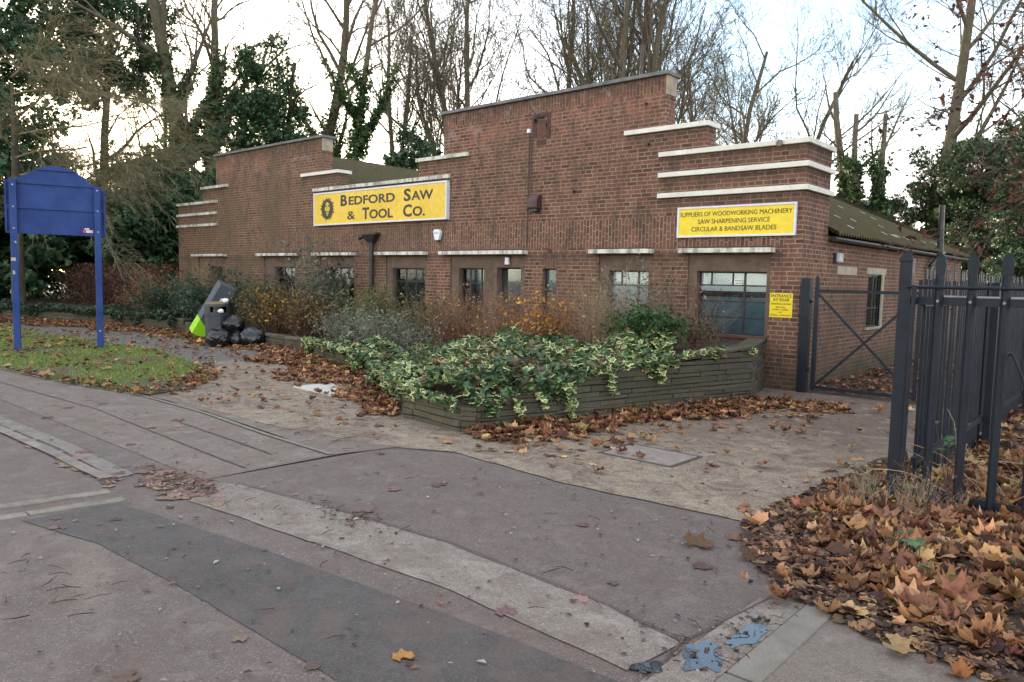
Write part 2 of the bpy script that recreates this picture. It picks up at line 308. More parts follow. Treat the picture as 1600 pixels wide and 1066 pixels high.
# ---------------------------------------------------------------- mesh builders
class MB:
    def __init__(s): s.v = []; s.f = []; s.m = []; s.t = []; s.tint = None
    def add(s, vs, fs, m=0):
        o = len(s.v); s.v += [tuple(v) for v in vs]; s.f += [tuple(i+o for i in f) for f in fs]; s.m += [m]*len(fs)
        s.t += [s.tint or (1, 1, 1)]*len(vs)
    def box(s, x0, x1, y0, y1, z0, z1, m=0):
        s.add([(x0, y0, z0), (x1, y0, z0), (x1, y1, z0), (x0, y1, z0), (x0, y0, z1), (x1, y0, z1), (x1, y1, z1), (x0, y1, z1)],
              [(0, 3, 2, 1), (4, 5, 6, 7), (0, 1, 5, 4), (1, 2, 6, 5), (2, 3, 7, 6), (3, 0, 4, 7)], m)
    def obox(s, c, ax, ay, az, m=0):      # oriented box, half-axis vectors
        c = Vector(c); ax = Vector(ax); ay = Vector(ay); az = Vector(az)
        s.add([c+ax*i+ay*j+az*k for k in (-1, 1) for i, j in ((-1, -1), (1, -1), (1, 1), (-1, 1))],
              [(0, 3, 2, 1), (4, 5, 6, 7), (0, 1, 5, 4), (1, 2, 6, 5), (2, 3, 7, 6), (3, 0, 4, 7)], m)
    def tube(s, p, q, r0, r1=None, n=10, m=0, caps=True):
        p = Vector(p); q = Vector(q); r1 = r0 if r1 is None else r1; d = (q-p).normalized()
        a = d.orthogonal().normalized(); b = d.cross(a); vs = []
        for c, r in ((p, r0), (q, r1)): vs += [c+a*r*math.cos(2*math.pi*k/n)+b*r*math.sin(2*math.pi*k/n) for k in range(n)]
        fs = [(k, (k+1) % n, n+(k+1) % n, n+k) for k in range(n)]
        if caps: fs += [tuple(range(n-1, -1, -1)), tuple(range(n, 2*n))]
        s.add(vs, fs, m)
    def prism(s, pts, axis, a, b, m=0):   # polygon pts (2D) extruded along an axis
        def P(u, v, w): return {'y': (u, w, v), 'x': (w, u, v), 'z': (u, v, w)}[axis]
        n = len(pts); vs = [P(u, v, a) for u, v in pts]+[P(u, v, b) for u, v in pts]
        s.add(vs, [tuple(range(n)), tuple(range(2*n-1, n-1, -1))]+[(k, n+k, n+(k+1) % n, (k+1) % n) for k in range(n)], m)
    def build(s, name, mats, parent=None, smooth=False, bevel=0, link=True):
        me = bpy.data.meshes.new(name); me.from_pydata(s.v, [], s.f); mats = mats if isinstance(mats, (list, tuple)) else [mats]
        for x in mats: me.materials.append(x)
        me.polygons.foreach_set('material_index', s.m)
        if any(t != (1, 1, 1) for t in s.t[:1]+s.t[-1:]):
            a = me.color_attributes.new('tint', 'FLOAT_COLOR', 'POINT'); a.data.foreach_set('color', np.array([(*t, 1) for t in s.t], 'f').ravel())
        if smooth: me.polygons.foreach_set('use_smooth', [True]*len(s.f))
        me.update(); o = bpy.data.objects.new(name, me); COL.objects.link(o); o.parent = parent
        if bevel:
            b = o.modifiers.new('bevel', 'BEVEL'); b.width = bevel; b.segments = 2; b.limit_method = 'ANGLE'
        return o

def np_mesh(name, V, F, mats, midx=None, tint=None, parent=None, smooth=False):
    """V (n,3); F list of (k,m) index arrays"""
    me = bpy.data.meshes.new(name); me.vertices.add(len(V)); me.vertices.foreach_set('co', V.astype('f').ravel())
    tot = sum(f.size for f in F); npol = sum(len(f) for f in F)
    me.loops.add(tot); me.polygons.add(npol)
    me.loops.foreach_set('vertex_index', np.concatenate([f.ravel() for f in F]).astype('i'))
    sizes = np.concatenate([np.full(len(f), f.shape[1]) for f in F]); starts = np.concatenate([[0], np.cumsum(sizes)[:-1]])
    me.polygons.foreach_set('loop_start', starts.astype('i'))
    try: me.polygons.foreach_set('loop_total', sizes.astype('i'))
    except Exception: pass
    for x in (mats if isinstance(mats, (list, tuple)) else [mats]): me.materials.append(x)
    if midx is not None: me.polygons.foreach_set('material_index', midx.astype('i'))
    if smooth: me.polygons.foreach_set('use_smooth', np.ones(npol, bool))
    me.update(calc_edges=True)
    if tint is not None:
        a = me.color_attributes.new('tint', 'FLOAT_COLOR', 'POINT'); a.data.foreach_set('color', np.c_[tint, np.ones(len(tint))].astype('f').ravel())
    o = bpy.data.objects.new(name, me); COL.objects.link(o); o.parent = parent
    return o

def rotmats(n, tilt=1.0, g=None, align=None):
    """random orientation: yaw free, tilt up to `tilt` rad away from +z"""
    g = g or rng
    yaw = g.uniform(0, 2*np.pi, n); ax = g.uniform(0, 2*np.pi, n); t = g.uniform(-1, 1, n)*tilt
    c, s = np.cos(yaw), np.sin(yaw); Z = np.zeros(n); O = np.ones(n)
    Rz = np.stack([np.stack([c, -s, Z], 1), np.stack([s, c, Z], 1), np.stack([Z, Z, O], 1)], 1)
    kx, ky = np.cos(ax), np.sin(ax); ct, st = np.cos(t), np.sin(t); C = 1-ct
    Rt = np.stack([np.stack([ct+kx*kx*C, kx*ky*C, ky*st], 1), np.stack([kx*ky*C, ct+ky*ky*C, -kx*st], 1), np.stack([-ky*st, kx*st, ct], 1)], 1)
    return Rt@Rz

def scatter(P, Rm, S, tmpl, cols):
    """instances of templates -> arrays. tmpl = list of (verts, faces list by size, mat idx list). cols (n,3)"""
    n = len(P); which = rng.integers(0, len(tmpl), n); Vs = []; Fs = {}; Ts = []; off = 0; Ms = {}
    for k, (tv, tf, tm) in enumerate(tmpl):
        idx = np.where(which == k)[0]
        if not len(idx): continue
        V = np.einsum('nij,mj->nmi', Rm[idx], tv)*S[idx][:, None, None]+P[idx][:, None]
        Vs.append(V.reshape(-1, 3)); Ts.append(np.repeat(cols[idx], len(tv), 0))
        base = off+np.arange(len(idx))*len(tv)
        for fa, ma in zip(tf, tm):
            fa = np.array(fa); F = (base[:, None, None]+fa[None]).reshape(-1, fa.shape[1])
            Fs.setdefault(fa.shape[1], []).append(F); Ms.setdefault(fa.shape[1], []).append(np.full(len(F), ma))
        off += len(idx)*len(tv)
    F = [np.concatenate(Fs[k]) for k in Fs]; Mi = np.concatenate([np.concatenate(Ms[k]) for k in Fs])
    return np.concatenate(Vs), F, Mi, np.concatenate(Ts)

def palette(n, cols, jit=.18, w=None):
    cols = np.array(cols); k = rng.choice(len(cols), n, p=w); return np.clip(cols[k]*(1+rng.normal(0, jit, (n, 1)))*(1+rng.normal(0, jit*.3, (n, 3))), .004, 1)

# leaf templates --------------------------------------------------
def plane_leaf(curl, fold, droop, hi=True):
    """broad five lobed leaf, about 1.1 units across, curled and folded along its veins"""
    n = 30 if hi else 15; th = [R(-158+316*k/(n-1)) for k in range(n)]
    def rad(a):
        lob = max(math.exp(-((a-c)/w)**2)*h for c, w, h in ((0, .34, .72), (R(52), .27, .64), (R(-52), .27, .64), (R(106), .28, .56), (R(-106), .28, .56), (R(155), .2, .34), (R(-155), .2, .34)))
        return max(.47, lob)*(1+.045*math.sin(a*19))
    def Z(x, y):
        d = math.hypot(x, y); a = math.atan2(x, y); return curl*d*d*(1+.45*math.sin(5*a+curl*3))+fold*abs(x)*(1-.4*d)+droop*y*y*.6*(1 if y > 0 else -.6)+.05*math.cos(a*7)*d
    vs = [(0, -.12)]; mid = 9 if hi else 0
    rings = []
    if hi:
        m_ = 15; tm = [R(-150+300*k/(m_-1)) for k in range(m_)]; vs += [(rad(a)*.55*math.sin(a), rad(a)*.55*math.cos(a)-.03) for a in tm]; o0 = len(vs); vs += [(rad(a)*math.sin(a), rad(a)*math.cos(a)) for a in th]
        tri = [(0, k+2, k+1) for k in range(m_-1)]; 
        for k in range(m_-1): tri += [(1+k, 1+k+1, o0+2*k+1), (1+k, o0+2*k+1, o0+2*k), (1+k+1, o0+2*k+2, o0+2*k+1)]
        vs.append((0, -.42)); 
    else:
        vs += [(rad(a)*math.sin(a), rad(a)*math.cos(a)) for a in th]; tri = [(0, k+1, k) for k in range(1, n)]
    out = [(x, y, Z(x, y)) for x, y in vs]
    return np.array(out), [tri], [0]
CURLS = ((.35, .25, -.4), (-.6, .5, .4), (.95, .55, .4), (-.45, -.6, -.6), (1.3, -.3, .7), (.3, 1.0, .3), (-1.0, .2, -.5))
PLANE = [plane_leaf(*a, False) for a in CURLS]
PLANE_HI = [plane_leaf(*a, True) for a in CURLS]
PLANE_FLAT = [plane_leaf(*a) for a in ((.01, .01, 0), (.03, .01, .01), (.02, .0, .02))]
SIMPLE = [(np.array([(0, -.5, 0), (.24, 0, .05), (0, .5, -.06), (-.24, 0, .05)]), [[(0, 1, 2, 3)]], [0]),
          (np.array([(0, -.5, 0), (.3, -.05, .1), (0, .5, 0), (-.22, .05, .08)]), [[(0, 1, 2), (0, 2, 3)]], [0])]
CLUMP = [(np.array([(0, -.5, 0), (.35, 0, .08), (0, .5, -.1), (-.35, .1, .1), (.1, -.3, .3), (.5, .1, .35), (.3, .5, .2), (-.3, -.2, -.25), (-.5, .25, -.3), (0, .3, -.35)]),
          [[(0, 1, 2, 3)], [(4, 5, 6), (7, 8, 9)]], [0, 0])]
def ivy_leaf(var):
    o = [(0, -.32), (.34, -.42), (.30, -.10), (.50, .10), (.20, .22), (0, .58), (-.20, .22), (-.50, .10), (-.30, -.10), (-.34, -.42)]
    n = len(o); inner = [(x*.76, y*.76+.01) for x, y in o]
    vs = [(x, y, -.10*(x*x+y*y)-.1*abs(x)) for x, y in o]+[(x, y, .02-.06*abs(x)) for x, y in inner]
    return np.array(vs), [[(k, (k+1) % n, n+(k+1) % n, n+k) for k in range(n)], [tuple(n+k for k in range(n))]], [1 if var else 0, 0]
IVY_V = [ivy_leaf(True)]; IVY_G = [ivy_leaf(False)]

def segs_mesh(name, S, mat, parent=None, sides=4, tint=None):
    """S (n,8): p0 p1 r0 r1"""
    S = np.asarray(S, float); p = S[:, :3]; q = S[:, 3:6]; d = q-p; L_ = np.linalg.norm(d, axis=1, keepdims=True)+1e-9; d = d/L_
    ref = np.where(np.abs(d[:, 2:3]) < .9, [[0, 0, 1.]], [[1., 0, 0]]); a = np.cross(d, ref); a /= np.linalg.norm(a, axis=1, keepdims=True)+1e-9; b = np.cross(d, a)
    V = []
    for c, r in ((p, S[:, 6]), (q, S[:, 7])):
        for k in range(sides):
            t = 2*np.pi*k/sides; V.append(c+(a*np.cos(t)+b*np.sin(t))*r[:, None])
    V = np.stack(V, 1).reshape(-1, 3); base = np.arange(len(S))*2*sides
    F = np.concatenate([np.stack([base+k, base+(k+1) % sides, base+sides+(k+1) % sides, base+sides+k], 1) for k in range(sides)])
    T = None if tint is None else np.repeat(tint, 2*sides, 0)
    return np_mesh(name, V, [F], mat, tint=T, parent=parent, smooth=True)

# ================================================================ GROUND
def rough(pts, amp, seed=0, step=.14):
    g = np.random.default_rng(seed); out = []
    for (x0, y0), (x1, y1) in zip(pts, pts[1:]+pts[:1]):
        L_ = math.hypot(x1-x0, y1-y0); n = max(1, int(L_/step)) if L_ < 12 else 1; o = np.convolve(g.normal(0, amp, n+2), [.25, .5, .25], 'same')
        for k in range(n):
            j = 0 if k == 0 else o[k]; out.append((x0+(x1-x0)*k/n-(y1-y0)/L_*j, y0+(y1-y0)*k/n+(x1-x0)/L_*j))
    return out
def sheet(name, pts, z, mat, sub=None):
    if sub: pts = rough(pts, sub, len(pts))
    b = MB(); b.add([(x, y, z) for x, y in pts], [tuple(range(len(pts)))]); o = b.build(name, mat); o['kind'] = 'structure'; return o
def slabbed(name, pts, z0, z1, mat, bevel=0):
    b = MB(); b.prism(pts, 'z', z0, z1); o = b.build(name, mat, bevel=bevel); o['kind'] = 'structure'; return o
sheet('ground', [(-600, -600), (600, -600), (600, 900), (-600, 900)], -.004, M['soil'])
sheet('footway', [(-120, -9.3), (-1.39, -9.3), (-1.39, -7.97), (-2.7, -7.93), (-4.2, -7.82), (-6.0, -7.80), (-8.2, -8.16), (-10.6, -8.38), (-120, -8.7)], .004, M['pavement'])
sheet('road', [(-120, -40), (60, -40), (60, -9.15), (3.3, -9.15), (3.3, -6.6), (-1.2, -6.6), (-1.3, -7.36), (-1.39, -9.12), (-120, -9.12)], 0.0, M['road'])
sheet('footway_margin', [(-1.2, -7.3), (-1.39, -8.0), (-2.7, -7.9), (-4.2, -7.8), (-6.0, -7.78), (-6.6, -7.0), (-5.5, -7.2), (-3, -7.4)], .0055, M['pavement'], .015)
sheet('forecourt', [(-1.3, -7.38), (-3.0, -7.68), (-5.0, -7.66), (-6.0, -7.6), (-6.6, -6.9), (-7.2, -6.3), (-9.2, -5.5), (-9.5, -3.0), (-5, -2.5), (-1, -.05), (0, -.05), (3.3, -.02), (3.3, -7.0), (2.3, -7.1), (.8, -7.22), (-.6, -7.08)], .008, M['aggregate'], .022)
sheet('path', [(-9.0, -5.6), (-12.1, -5.05), (-14.7, -5.15), (-18.5, -5.4), (-23, -5.5), (-40, -6.2), (-40, -4.6), (-25, -4.2), (-19, -2.5), (-16, -2.2), (-9.3, -2.7)], .006, M['grey_path'])
sheet('driveway', [(-.1, -.02), (3.0, -.02), (3.0, 14), (-.1, 14)], .002, M['soil'])
# joints and strips in the footway and crossing
def strip(name, pts, w, z, mat, seed=0):
    g = np.random.default_rng(seed); P = []
    for (x0, y0), (x1, y1) in zip(pts[:-1], pts[1:]):
        n = max(2, int(math.hypot(x1-x0, y1-y0)/.12))
        for k in range(n): P.append((x0+(x1-x0)*k/n, y0+(y1-y0)*k/n))
    P.append(pts[-1]); P = np.array(P); T = np.gradient(P, axis=0); T /= np.linalg.norm(T, axis=1, keepdims=True); Nn = np.c_[-T[:, 1], T[:, 0]]
    sm_ = lambda v: np.convolve(np.pad(v, 4, 'edge'), np.ones(9)/9, 'valid')[:, None]
    off = sm_(g.normal(0, min(w*.3, .012), len(P))); ww = w*.5+sm_(g.uniform(-1, 1, len(P)))*min(w*.4, .012)
    A = P+Nn*(ww+off); B = P-Nn*(ww-off); V = np.r_[np.c_[A, np.full(len(A), z)], np.c_[B, np.full(len(B), z)]]; n = len(P)
    F = np.array([(k, n+k, n+k+1, k+1) for k in range(n-1)]); o = np_mesh(name, V, [F], mat); o['kind'] = 'structure'; return o
strip('footway_edging', [(-10.6, -8.40), (-8.2, -8.19), (-6.0, -7.84), (-4.15, -7.86), (-2.63, -7.98), (-1.42, -8.03)], .055, .014, M['kerb2'], 1)
strip('footway_joint', [(-12, -8.9), (-8.67, -8.86), (-5.39, -8.69), (-2.03, -8.85), (-1.5, -8.86)], .014, .010, M['tar'], 2)
strip('footway_joint', [(-3.9, -8.33), (-1.8, -8.42)], .018, .010, M['tar'], 22)
strip('crossing_joint', [(-1.40, -9.13), (-1.39, -8.02), (-1.24, -7.42), (-.66, -7.07)], .009, .014, M['tar'], 3)
strip('footway_kerb', [(-12, -10.05), (-4.61, -9.88), (-3.16, -9.85), (-1.95, -9.86)], .10, .018, M['kerb'], 4)
strip('footway_gutter', [(-12, -9.88), (-4.9, -9.72), (-3.4, -9.66), (-1.95, -9.70)], .16, .006, M['kerb2'], 5)
for x, c in ((-1.62, 'kerb'), (-1.33, 'kerb')):
    y = -9.98
    while y > -13:
        l = .9 if x < -1.5 else .62
        slabbed('crossing_kerb', [(x+(y+9.98)*.16, y), (x+.10+(y+9.98)*.16, y), (x+.10+(y-l+9.98)*.16, y-l+.012), (x+(y-l+9.98)*.16, y-l+.012)], -.02, .013, M[c], .004); y -= l
sheet('pale_concrete_strip', [(-1.05, -9.16), (.2, -9.0), (1.14, -8.92), (2.44, -8.99), (2.92, -9.08), (2.87, -9.48), (1.69, -9.42), (.11, -9.56), (-.9, -9.66), (-1.3, -9.3)], .006, M['light_patch'], .010)
sheet('dark_asphalt_strip', [(-1.22, -10.04), (.43, -9.80), (1.9, -9.64), (2.88, -9.58), (4.6, -9.6), (4.6, -10.4), (2.05, -10.41), (.74, -10.42), (-.43, -10.47), (-1.25, -10.66)], .004, M['dark_patch'], .007)
strip('strip_joint', [(-1.1, -9.15), (.2, -8.98), (1.14, -8.90), (2.44, -8.97), (2.95, -9.06)], .008, .011, M['tar'], 6)
strip('crossing_joint', [(2.98, -9.5), (2.92, -9.08), (3.02, -8.3), (3.02, -8.2)], .011, .011, M['tar'], 7)
sheet('pale_gutter_slab', [(2.98, -8.3), (3.2, -8.22), (3.2, -12.4), (2.94, -12.4)], .009, M['light_patch'])
slabbed('crossing_kerb', [(3.21, -8.2), (3.36, -8.18), (3.36, -9.2), (3.21, -9.2)], -.02, .022, M['kerb2'], .006)
slabbed('crossing_kerb', [(3.21, -9.22), (3.36, -9.22), (3.36, -12.5), (3.21, -12.5)], -.02, .022, M['kerb2'], .006)
sheet('footway_right', [(3.36, -8.2), (30, -8.6), (30, -12.5), (3.36, -12.5)], .014, M['pavement'])
def blob(name, cx, cy, rx, ry, z, mat, seed, ang=0):
    g = np.random.default_rng(seed); n = 44; a = np.linspace(0, 2*np.pi, n, endpoint=False)
    r = 1+sum(g.normal(0, .20/k**.6)*np.cos(k*a+g.uniform(0, 6)) for k in range(2, 12)); x = rx*r*np.cos(a); y = ry*r*np.sin(a)
    return sheet(name, [(cx+u*math.cos(ang)-v*math.sin(ang), cy+u*math.sin(ang)+v*math.cos(ang)) for u, v in zip(x, y)], z, mat)
blob('puddle', 3.125, -8.76, .055, .20, .0125, M['water'], 11)
blob('puddle', 3.06, -9.14, .085, .15, .0125, M['water'], 12, .3)
blob('puddle', 2.93, -9.40, .05, .07, .0125, M['water'], 13)
blob('puddle', -1.35, -9.52, .28, .08, .0085, M['water'], 14, .6)
for k, (x, y, rx, ry, mt) in enumerate([(.9, -8.2, .6, .22, 'light_patch'), (-.3, -8.6, .5, .15, 'light_patch')]):
    pass
sheet('lawn_verge', [(-10.64, -8.36), (-8.17, -8.14), (-6.05, -7.77), (-6.3, -7.0), (-7.2, -6.35), (-9.16, -5.62), (-12.1, -5.06), (-14.7, -5.16), (-18.5, -5.4), (-23.1, -5.1), (-40, -6.3), (-40, -9), (-14, -8.5)], .020, M['grassbase'], .03)
# paved covers
o = slabbed('paving_slab', [(-5.42, -5.88), (-5.33, -5.28), (-4.42, -5.16), (-4.38, -5.94)], -.01, .035, M['slab'], .004)
del o['kind']; tag(o, 'pale square concrete slab set in the buff forecourt', 'paving slab')
cv = empty('access_cover', (.75, -5.76, .012)); tag(cv, 'worn square access cover in the drive beside the planter wall', 'access cover')
b = MB(); b.box(-.38, .38, -.27, .27, -.01, .004); b.build('lid', M['iron'], cv, bevel=.003)
b = MB()
for x0, x1, y0, y1 in ((-.42, .42, -.31, -.28), (-.42, .42, .28, .31), (-.42, -.39, -.28, .28), (.39, .42, -.28, .28)): b.box(x0, x1, y0, y1, -.01, .002)
b.build('rim', M['tar'], cv)

# ================================================================ BUILDING
bd = empty('brick_building'); tag(bd, 'long red brown brick building with stepped parapets and white banding behind the planters', 'building')
def wall_grid(b, prof, holes, y0, y1, axis='x', m=0):
    """stepped wall. prof: list of (u0,u1,ztop). holes: (u0,u1,z0,z1). thickness y0..y1"""
    us = sorted({round(v, 4) for p in prof for v in p[:2]} | {round(v, 4) for h in holes for v in h[:2]})
    zs = sorted({0.} | {round(p[2], 4) for p in prof} | {round(v, 4) for h in holes for v in h[2:]})
    def solid(i, j):
        if i < 0 or j < 0 or i >= len(us)-1 or j >= len(zs)-1: return False
        u = (us[i]+us[i+1])/2; z = (zs[j]+zs[j+1])/2
        if not any(p[0] < u < p[1] and z < p[2] for p in prof): return False
        return not any(h[0] < u < h[1] and h[2] < z < h[3] for h in holes)
    P = (lambda u, y, z: (u, y, z)) if axis == 'x' else (lambda u, y, z: (y, u, z))
    def quad(a, c, d, e): b.add([a, c, d, e], [(0, 1, 2, 3)], m)
    for i in range(len(us)-1):
        for j in range(len(zs)-1):
            if not solid(i, j): continue
            u, v, z, w = us[i], us[i+1], zs[j], zs[j+1]
            quad(P(u, y0, z), P(v, y0, z), P(v, y0, w), P(u, y0, w)); quad(P(v, y1, z), P(u, y1, z), P(u, y1, w), P(v, y1, w))
            if not solid(i-1, j): quad(P(u, y1, z), P(u, y0, z), P(u, y0, w), P(u, y1, w))
            if not solid(i+1, j): quad(P(v, y0, z), P(v, y1, z), P(v, y1, w), P(v, y0, w))
            if not solid(i, j-1): quad(P(u, y1, z), P(v, y1, z), P(v, y0, z), P(u, y0, z))
            if not solid(i, j+1): quad(P(u, y0, w), P(v, y0, w), P(v, y1, w), P(u, y1, w))
C7 = (-2.14, -.43); SILL = .85
wins = [(-19.63, -18.81), (-15.67, -14.58), (-12.98, -11.80), (-10.23, -9.02), (-7.86, -7.07), (-3.73, -2.84), (-1.85, -.57)]
surround = [(-20.35, -18.58), (-16.2, -14.5), (-13.3, -11.72), (-10.45, -8.95), (-8.12, -5.85), (-3.95, -2.78), (-2.02, -.50)]
prof = [(-1.75, 0, 4.0), (-2.58, -1.75, 4.46), (-8.4, -2.58, 5.46), (-9.26, -8.4, 4.46), (-12.46, -9.26, 4.0), (-13.2, -12.46, 4.46), (-19.1, -13.2, 5.46), (-20.02, -19.1, 4.46), (-21.8, -20.02, 4.0)]
holes = [(a, c, SILL-.12, 2.235) for a, c in surround if a != -8.12]+[(-8.12, -5.85, SILL-.12, 2.235), (-6.68, -5.98, 0, .73), (-5.36, -5.0, SILL, 1.96)]
holes = [h for h in holes if h != (-6.68, -5.98, 0, .73)]
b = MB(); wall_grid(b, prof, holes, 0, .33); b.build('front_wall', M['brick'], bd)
# window surrounds of brown render, set 25 mm back from the brick face
for (a, c), (w0, w1) in zip(surround, wins):
    b = MB()
    if a == -8.12:
        wall_grid(b, [(a+.002, c-.002, 2.233)], [(w0, w1, SILL, 1.955), (-6.68, -5.98, SILL, 1.975), (a-1, c+1, -1, SILL-.118)], .028, .30)
    else: wall_grid(b, [(a+.002, c-.002, 2.233)], [(w0, w1, SILL, 1.94), (a-1, c+1, -1, SILL-.118)], .028, .30)
    b.build('window_surround', M['render'], bd)
# side, rear and pier walls
b = MB(); wall_grid(b, [(.33, 1.16, 4.0)], [], -.33, 0, 'y'); b.build('pier_wall', M['brick'], bd)
b = MB(); wall_grid(b, [(1.16, 12.1, 2.60)], [(3.68, 4.55, .92, 1.98)], -.33, -.03, 'y')
b.box(-21.77, -.34, 11.8, 12.1, 0, 2.60); b.box(-21.8, -21.5, .34, 12.1, 0, 2.60); b.box(-21.8, -21.5, .335, 1.16, 2.6, 4.0)
b.build('side_wall', M['brick'], bd)
# bricked-up patch under the vent lintel and side window lintel
b = MB(); b.box(-.03, -.018, 1.82, 2.9, 1.94, 2.09); b.box(-.05, -.012, 3.54, 4.82, 1.98, 2.11); b.box(-.10, .0, 4.55, 4.66, .90, 1.98); b.box(-.10, .015, 3.6, 4.7, .87, .92)
b.build('side_lintel', M['lintel'], bd)
# white bands and copings
def band(x0, x1, z, side=False, mat='white', th=.085, pr=.065, name='white_band'):
    b = MB(); b.box(x0, x1, -pr, .40 if z > 3.9 else .0-.0005+0.0, z-th, z)
    if side:
        b = MB(); pts = [(x0, -pr), (pr, -pr), (pr, 1.18), (-.36 if z > 3.9 else .0, 1.18)]
        pts += [(-.36, .40), (x0, .40)] if z > 3.9 else [(0, 0), (x0, 0)]
        b.prism(pts[::-1], 'z', z-th, z)
    return b.build(name, M[mat], bd, bevel=.006)
for z in (4.08, 3.71, 3.34): band(-2.67, 0, z, True)
band(-3.43, -1.70, 4.545); band(-9.31, -7.57, 4.545, mat='grimy'); band(-14.18, -12.41, 4.545); band(-20.07, -18.31, 4.545, mat='grimy')
band(-13.59, -8.18, 4.10, mat='grimy')
for z in (4.08, 3.71, 3.34): band(-21.84, -19.02, z, mat='grimy')
b = MB(); b.box(-8.46, -2.53, -.07, .42, 5.462, 5.53); b.build('coping', M['coping'], bd, bevel=.008)
b = MB(); b.box(-19.16, -13.12, -.07, .42, 5.462, 5.53); b.build('coping', M['coping'], bd, bevel=.008)
b = MB(); b.box(-2.6, -2.566, -.004, .334, 5.12, 5.46); b.box(-13.22, -13.186, -.004, .334, 5.12, 5.46)
b.build('end_stone', M['stone_end'], bd)
# window canopies
for x0, x1 in ((-20.51, -18.43), (-16.38, -14.38), (-13.46, -11.64), (-10.69, -8.89), (-8.33, -5.77), (-4.08, -2.72), C7):
    b = MB(); b.box(x0, x1, -.20, -.001, 2.255, 2.335); b.build('window_canopy', M['grimy'], bd, bevel=.006)
mossm = surf('dark moss', (.06, .06, .035), .4, 9, .95, None, 50, .5)
for x0, x1 in ((-20.45, -18.5), (-16.3, -14.45), (-13.4, -11.7), (-10.6, -9.0), (-8.25, -5.85), (-4.0, -2.8), (-2.05, -.5)):
    b = MB(); b.box(x0, x1, -.15, -.0012, 2.3352, 2.36); b.build('canopy_moss', mossm, bd)

def window(x0, x1, z0, z1, vs, hs, depth=.14, blinds=(), axis='x', topv=(), topz=None, sill=True, lowbars=()):
    P = (lambda b, a, c, d, e, f, g: b.box(a, c, d, e, f, g)) if axis == 'x' else (lambda b, a, c, d, e, f, g: b.box(-e, -d, a, c, f, g))
    b = MB(); t = .028; y0, y1 = depth, depth+.035
    P(b, x0, x1, y0, y1, z1-t, z1); P(b, x0, x1, y0, y1, z0, z0+t); P(b, x0, x0+t, y0, y1, z0+t, z1-t); P(b, x1-t, x1, y0, y1, z0+t, z1-t)
    for v in vs: P(b, v-.017, v+.017, y0+.002, y1-.002, z0+t, z1-t)
    for h in hs: P(b, x0+t, x1-t, y0+.006, y1-.006, h-.012, h+.012)
    for v in topv: P(b, v-.013, v+.013, y0+.004, y1-.004, (topz or z0), z1-t)
    w = b.build('window', M['steel_frame'], bd)
    b = MB(); P(b, x0+.01, x1-.01, y0+.014, y0+.019, z0+.01, z1-.01); b.build('pane', M['glass'], w)
    for (a, c, d, e, mt) in blinds:
        b = MB(); P(b, a, c, y0+.021, y0+.027, d, e); b.build('blind', M[mt], w)
    if sill and axis == 'x':
        b = MB(); b.box(x0-.06, x1+.06, -.03, depth, z0-.045, z0-.001); b.build('sill', surf('red tile sill', (.12, .045, .04), .3, 6, .6), w)
    return w
# large right window
window(-1.85, -.57, .85, 1.94, [-1.0], [1.70, 1.42, 1.14], topv=(-1.62, -1.22), topz=1.70, blinds=[(-1.84, -.58, 1.60, 1.93, 'blind'), (-1.84, -.58, .86, 1.50, 'bluish')])  # blue grey backing puts the lower panes' reflected tone into colour
window(-3.73, -2.84, .85, 1.94, [-3.12], [1.66], topv=(-3.5,), topz=1.66, blinds=[(-3.72, -2.85, 1.10, 1.93, 'blind')])
window(-10.23, -9.02, .85, 1.94, [-9.83, -9.47], [1.62], topv=(-9.24,), topz=1.62, blinds=[(-10.2, -9.85, 1.64, 1.93, 'paper'), (-9.46, -9.04, 1.64, 1.93, 'paper')])
window(-12.98, -11.8, .85, 1.94, [-12.55, -12.2], [1.62], blinds=[(-12.96, -12.57, 1.64, 1.93, 'paper')])
window(-15.67, -14.58, .85, 1.94, [-15.3, -14.95], [1.62], blinds=[(-15.65, -15.32, 1.3, 1.93, 'paper'), (-15.2, -14.97, 1.35, 1.93, 'blind')])
window(-19.63, -18.81, .85, 1.94, [-19.2], [1.62], blinds=[(-19.5, -19.22, 1.3, 1.93, 'blind')])
window(-7.86, -7.07, .85, 1.955, [-7.6, -7.25], [1.62], blinds=[(-7.84, -7.1, 1.0, 1.93, 'bluish')])
window(-5.36, -5.0, .85, 1.96, [], [1.5], depth=.10, blinds=[(-5.34, -5.02, .9, 1.95, 'bluish')])
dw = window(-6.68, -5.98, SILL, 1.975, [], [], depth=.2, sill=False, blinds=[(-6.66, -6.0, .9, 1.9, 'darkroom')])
window(3.68, 4.55, .92, 1.98, [4.1], [1.6, 1.3], depth=.055, axis='y', blinds=[(3.7, 4.53, .93, 1.70, 'blind'), (3.7, 4.53, 1.72, 1.97, 'bluish')])
st = MB(); st.box(-1.19, -1.05, .135, .138, 1.715, 1.80); so = st.build('window_sticker', M['paper'], bd)
st = MB(); st.box(-1.18, -1.06, .1335, .1345, 1.775, 1.79); st.build('sticker_print', M['darkblue'], so)
st = MB(); st.box(-1.17, -1.06, .1335, .1345, 1.725, 1.755, 0); st.build('sticker_print', surf('pale green print', (.35, .5, .2), .1), so)
# dark brick block above the small window
b = MB(); b.box(-5.24, -5.12, -.006, -.001, 2.28, 2.375); b.build('dark_brick', surf('dark red brick', (.09, .022, .02), .2, 9, .8), bd)
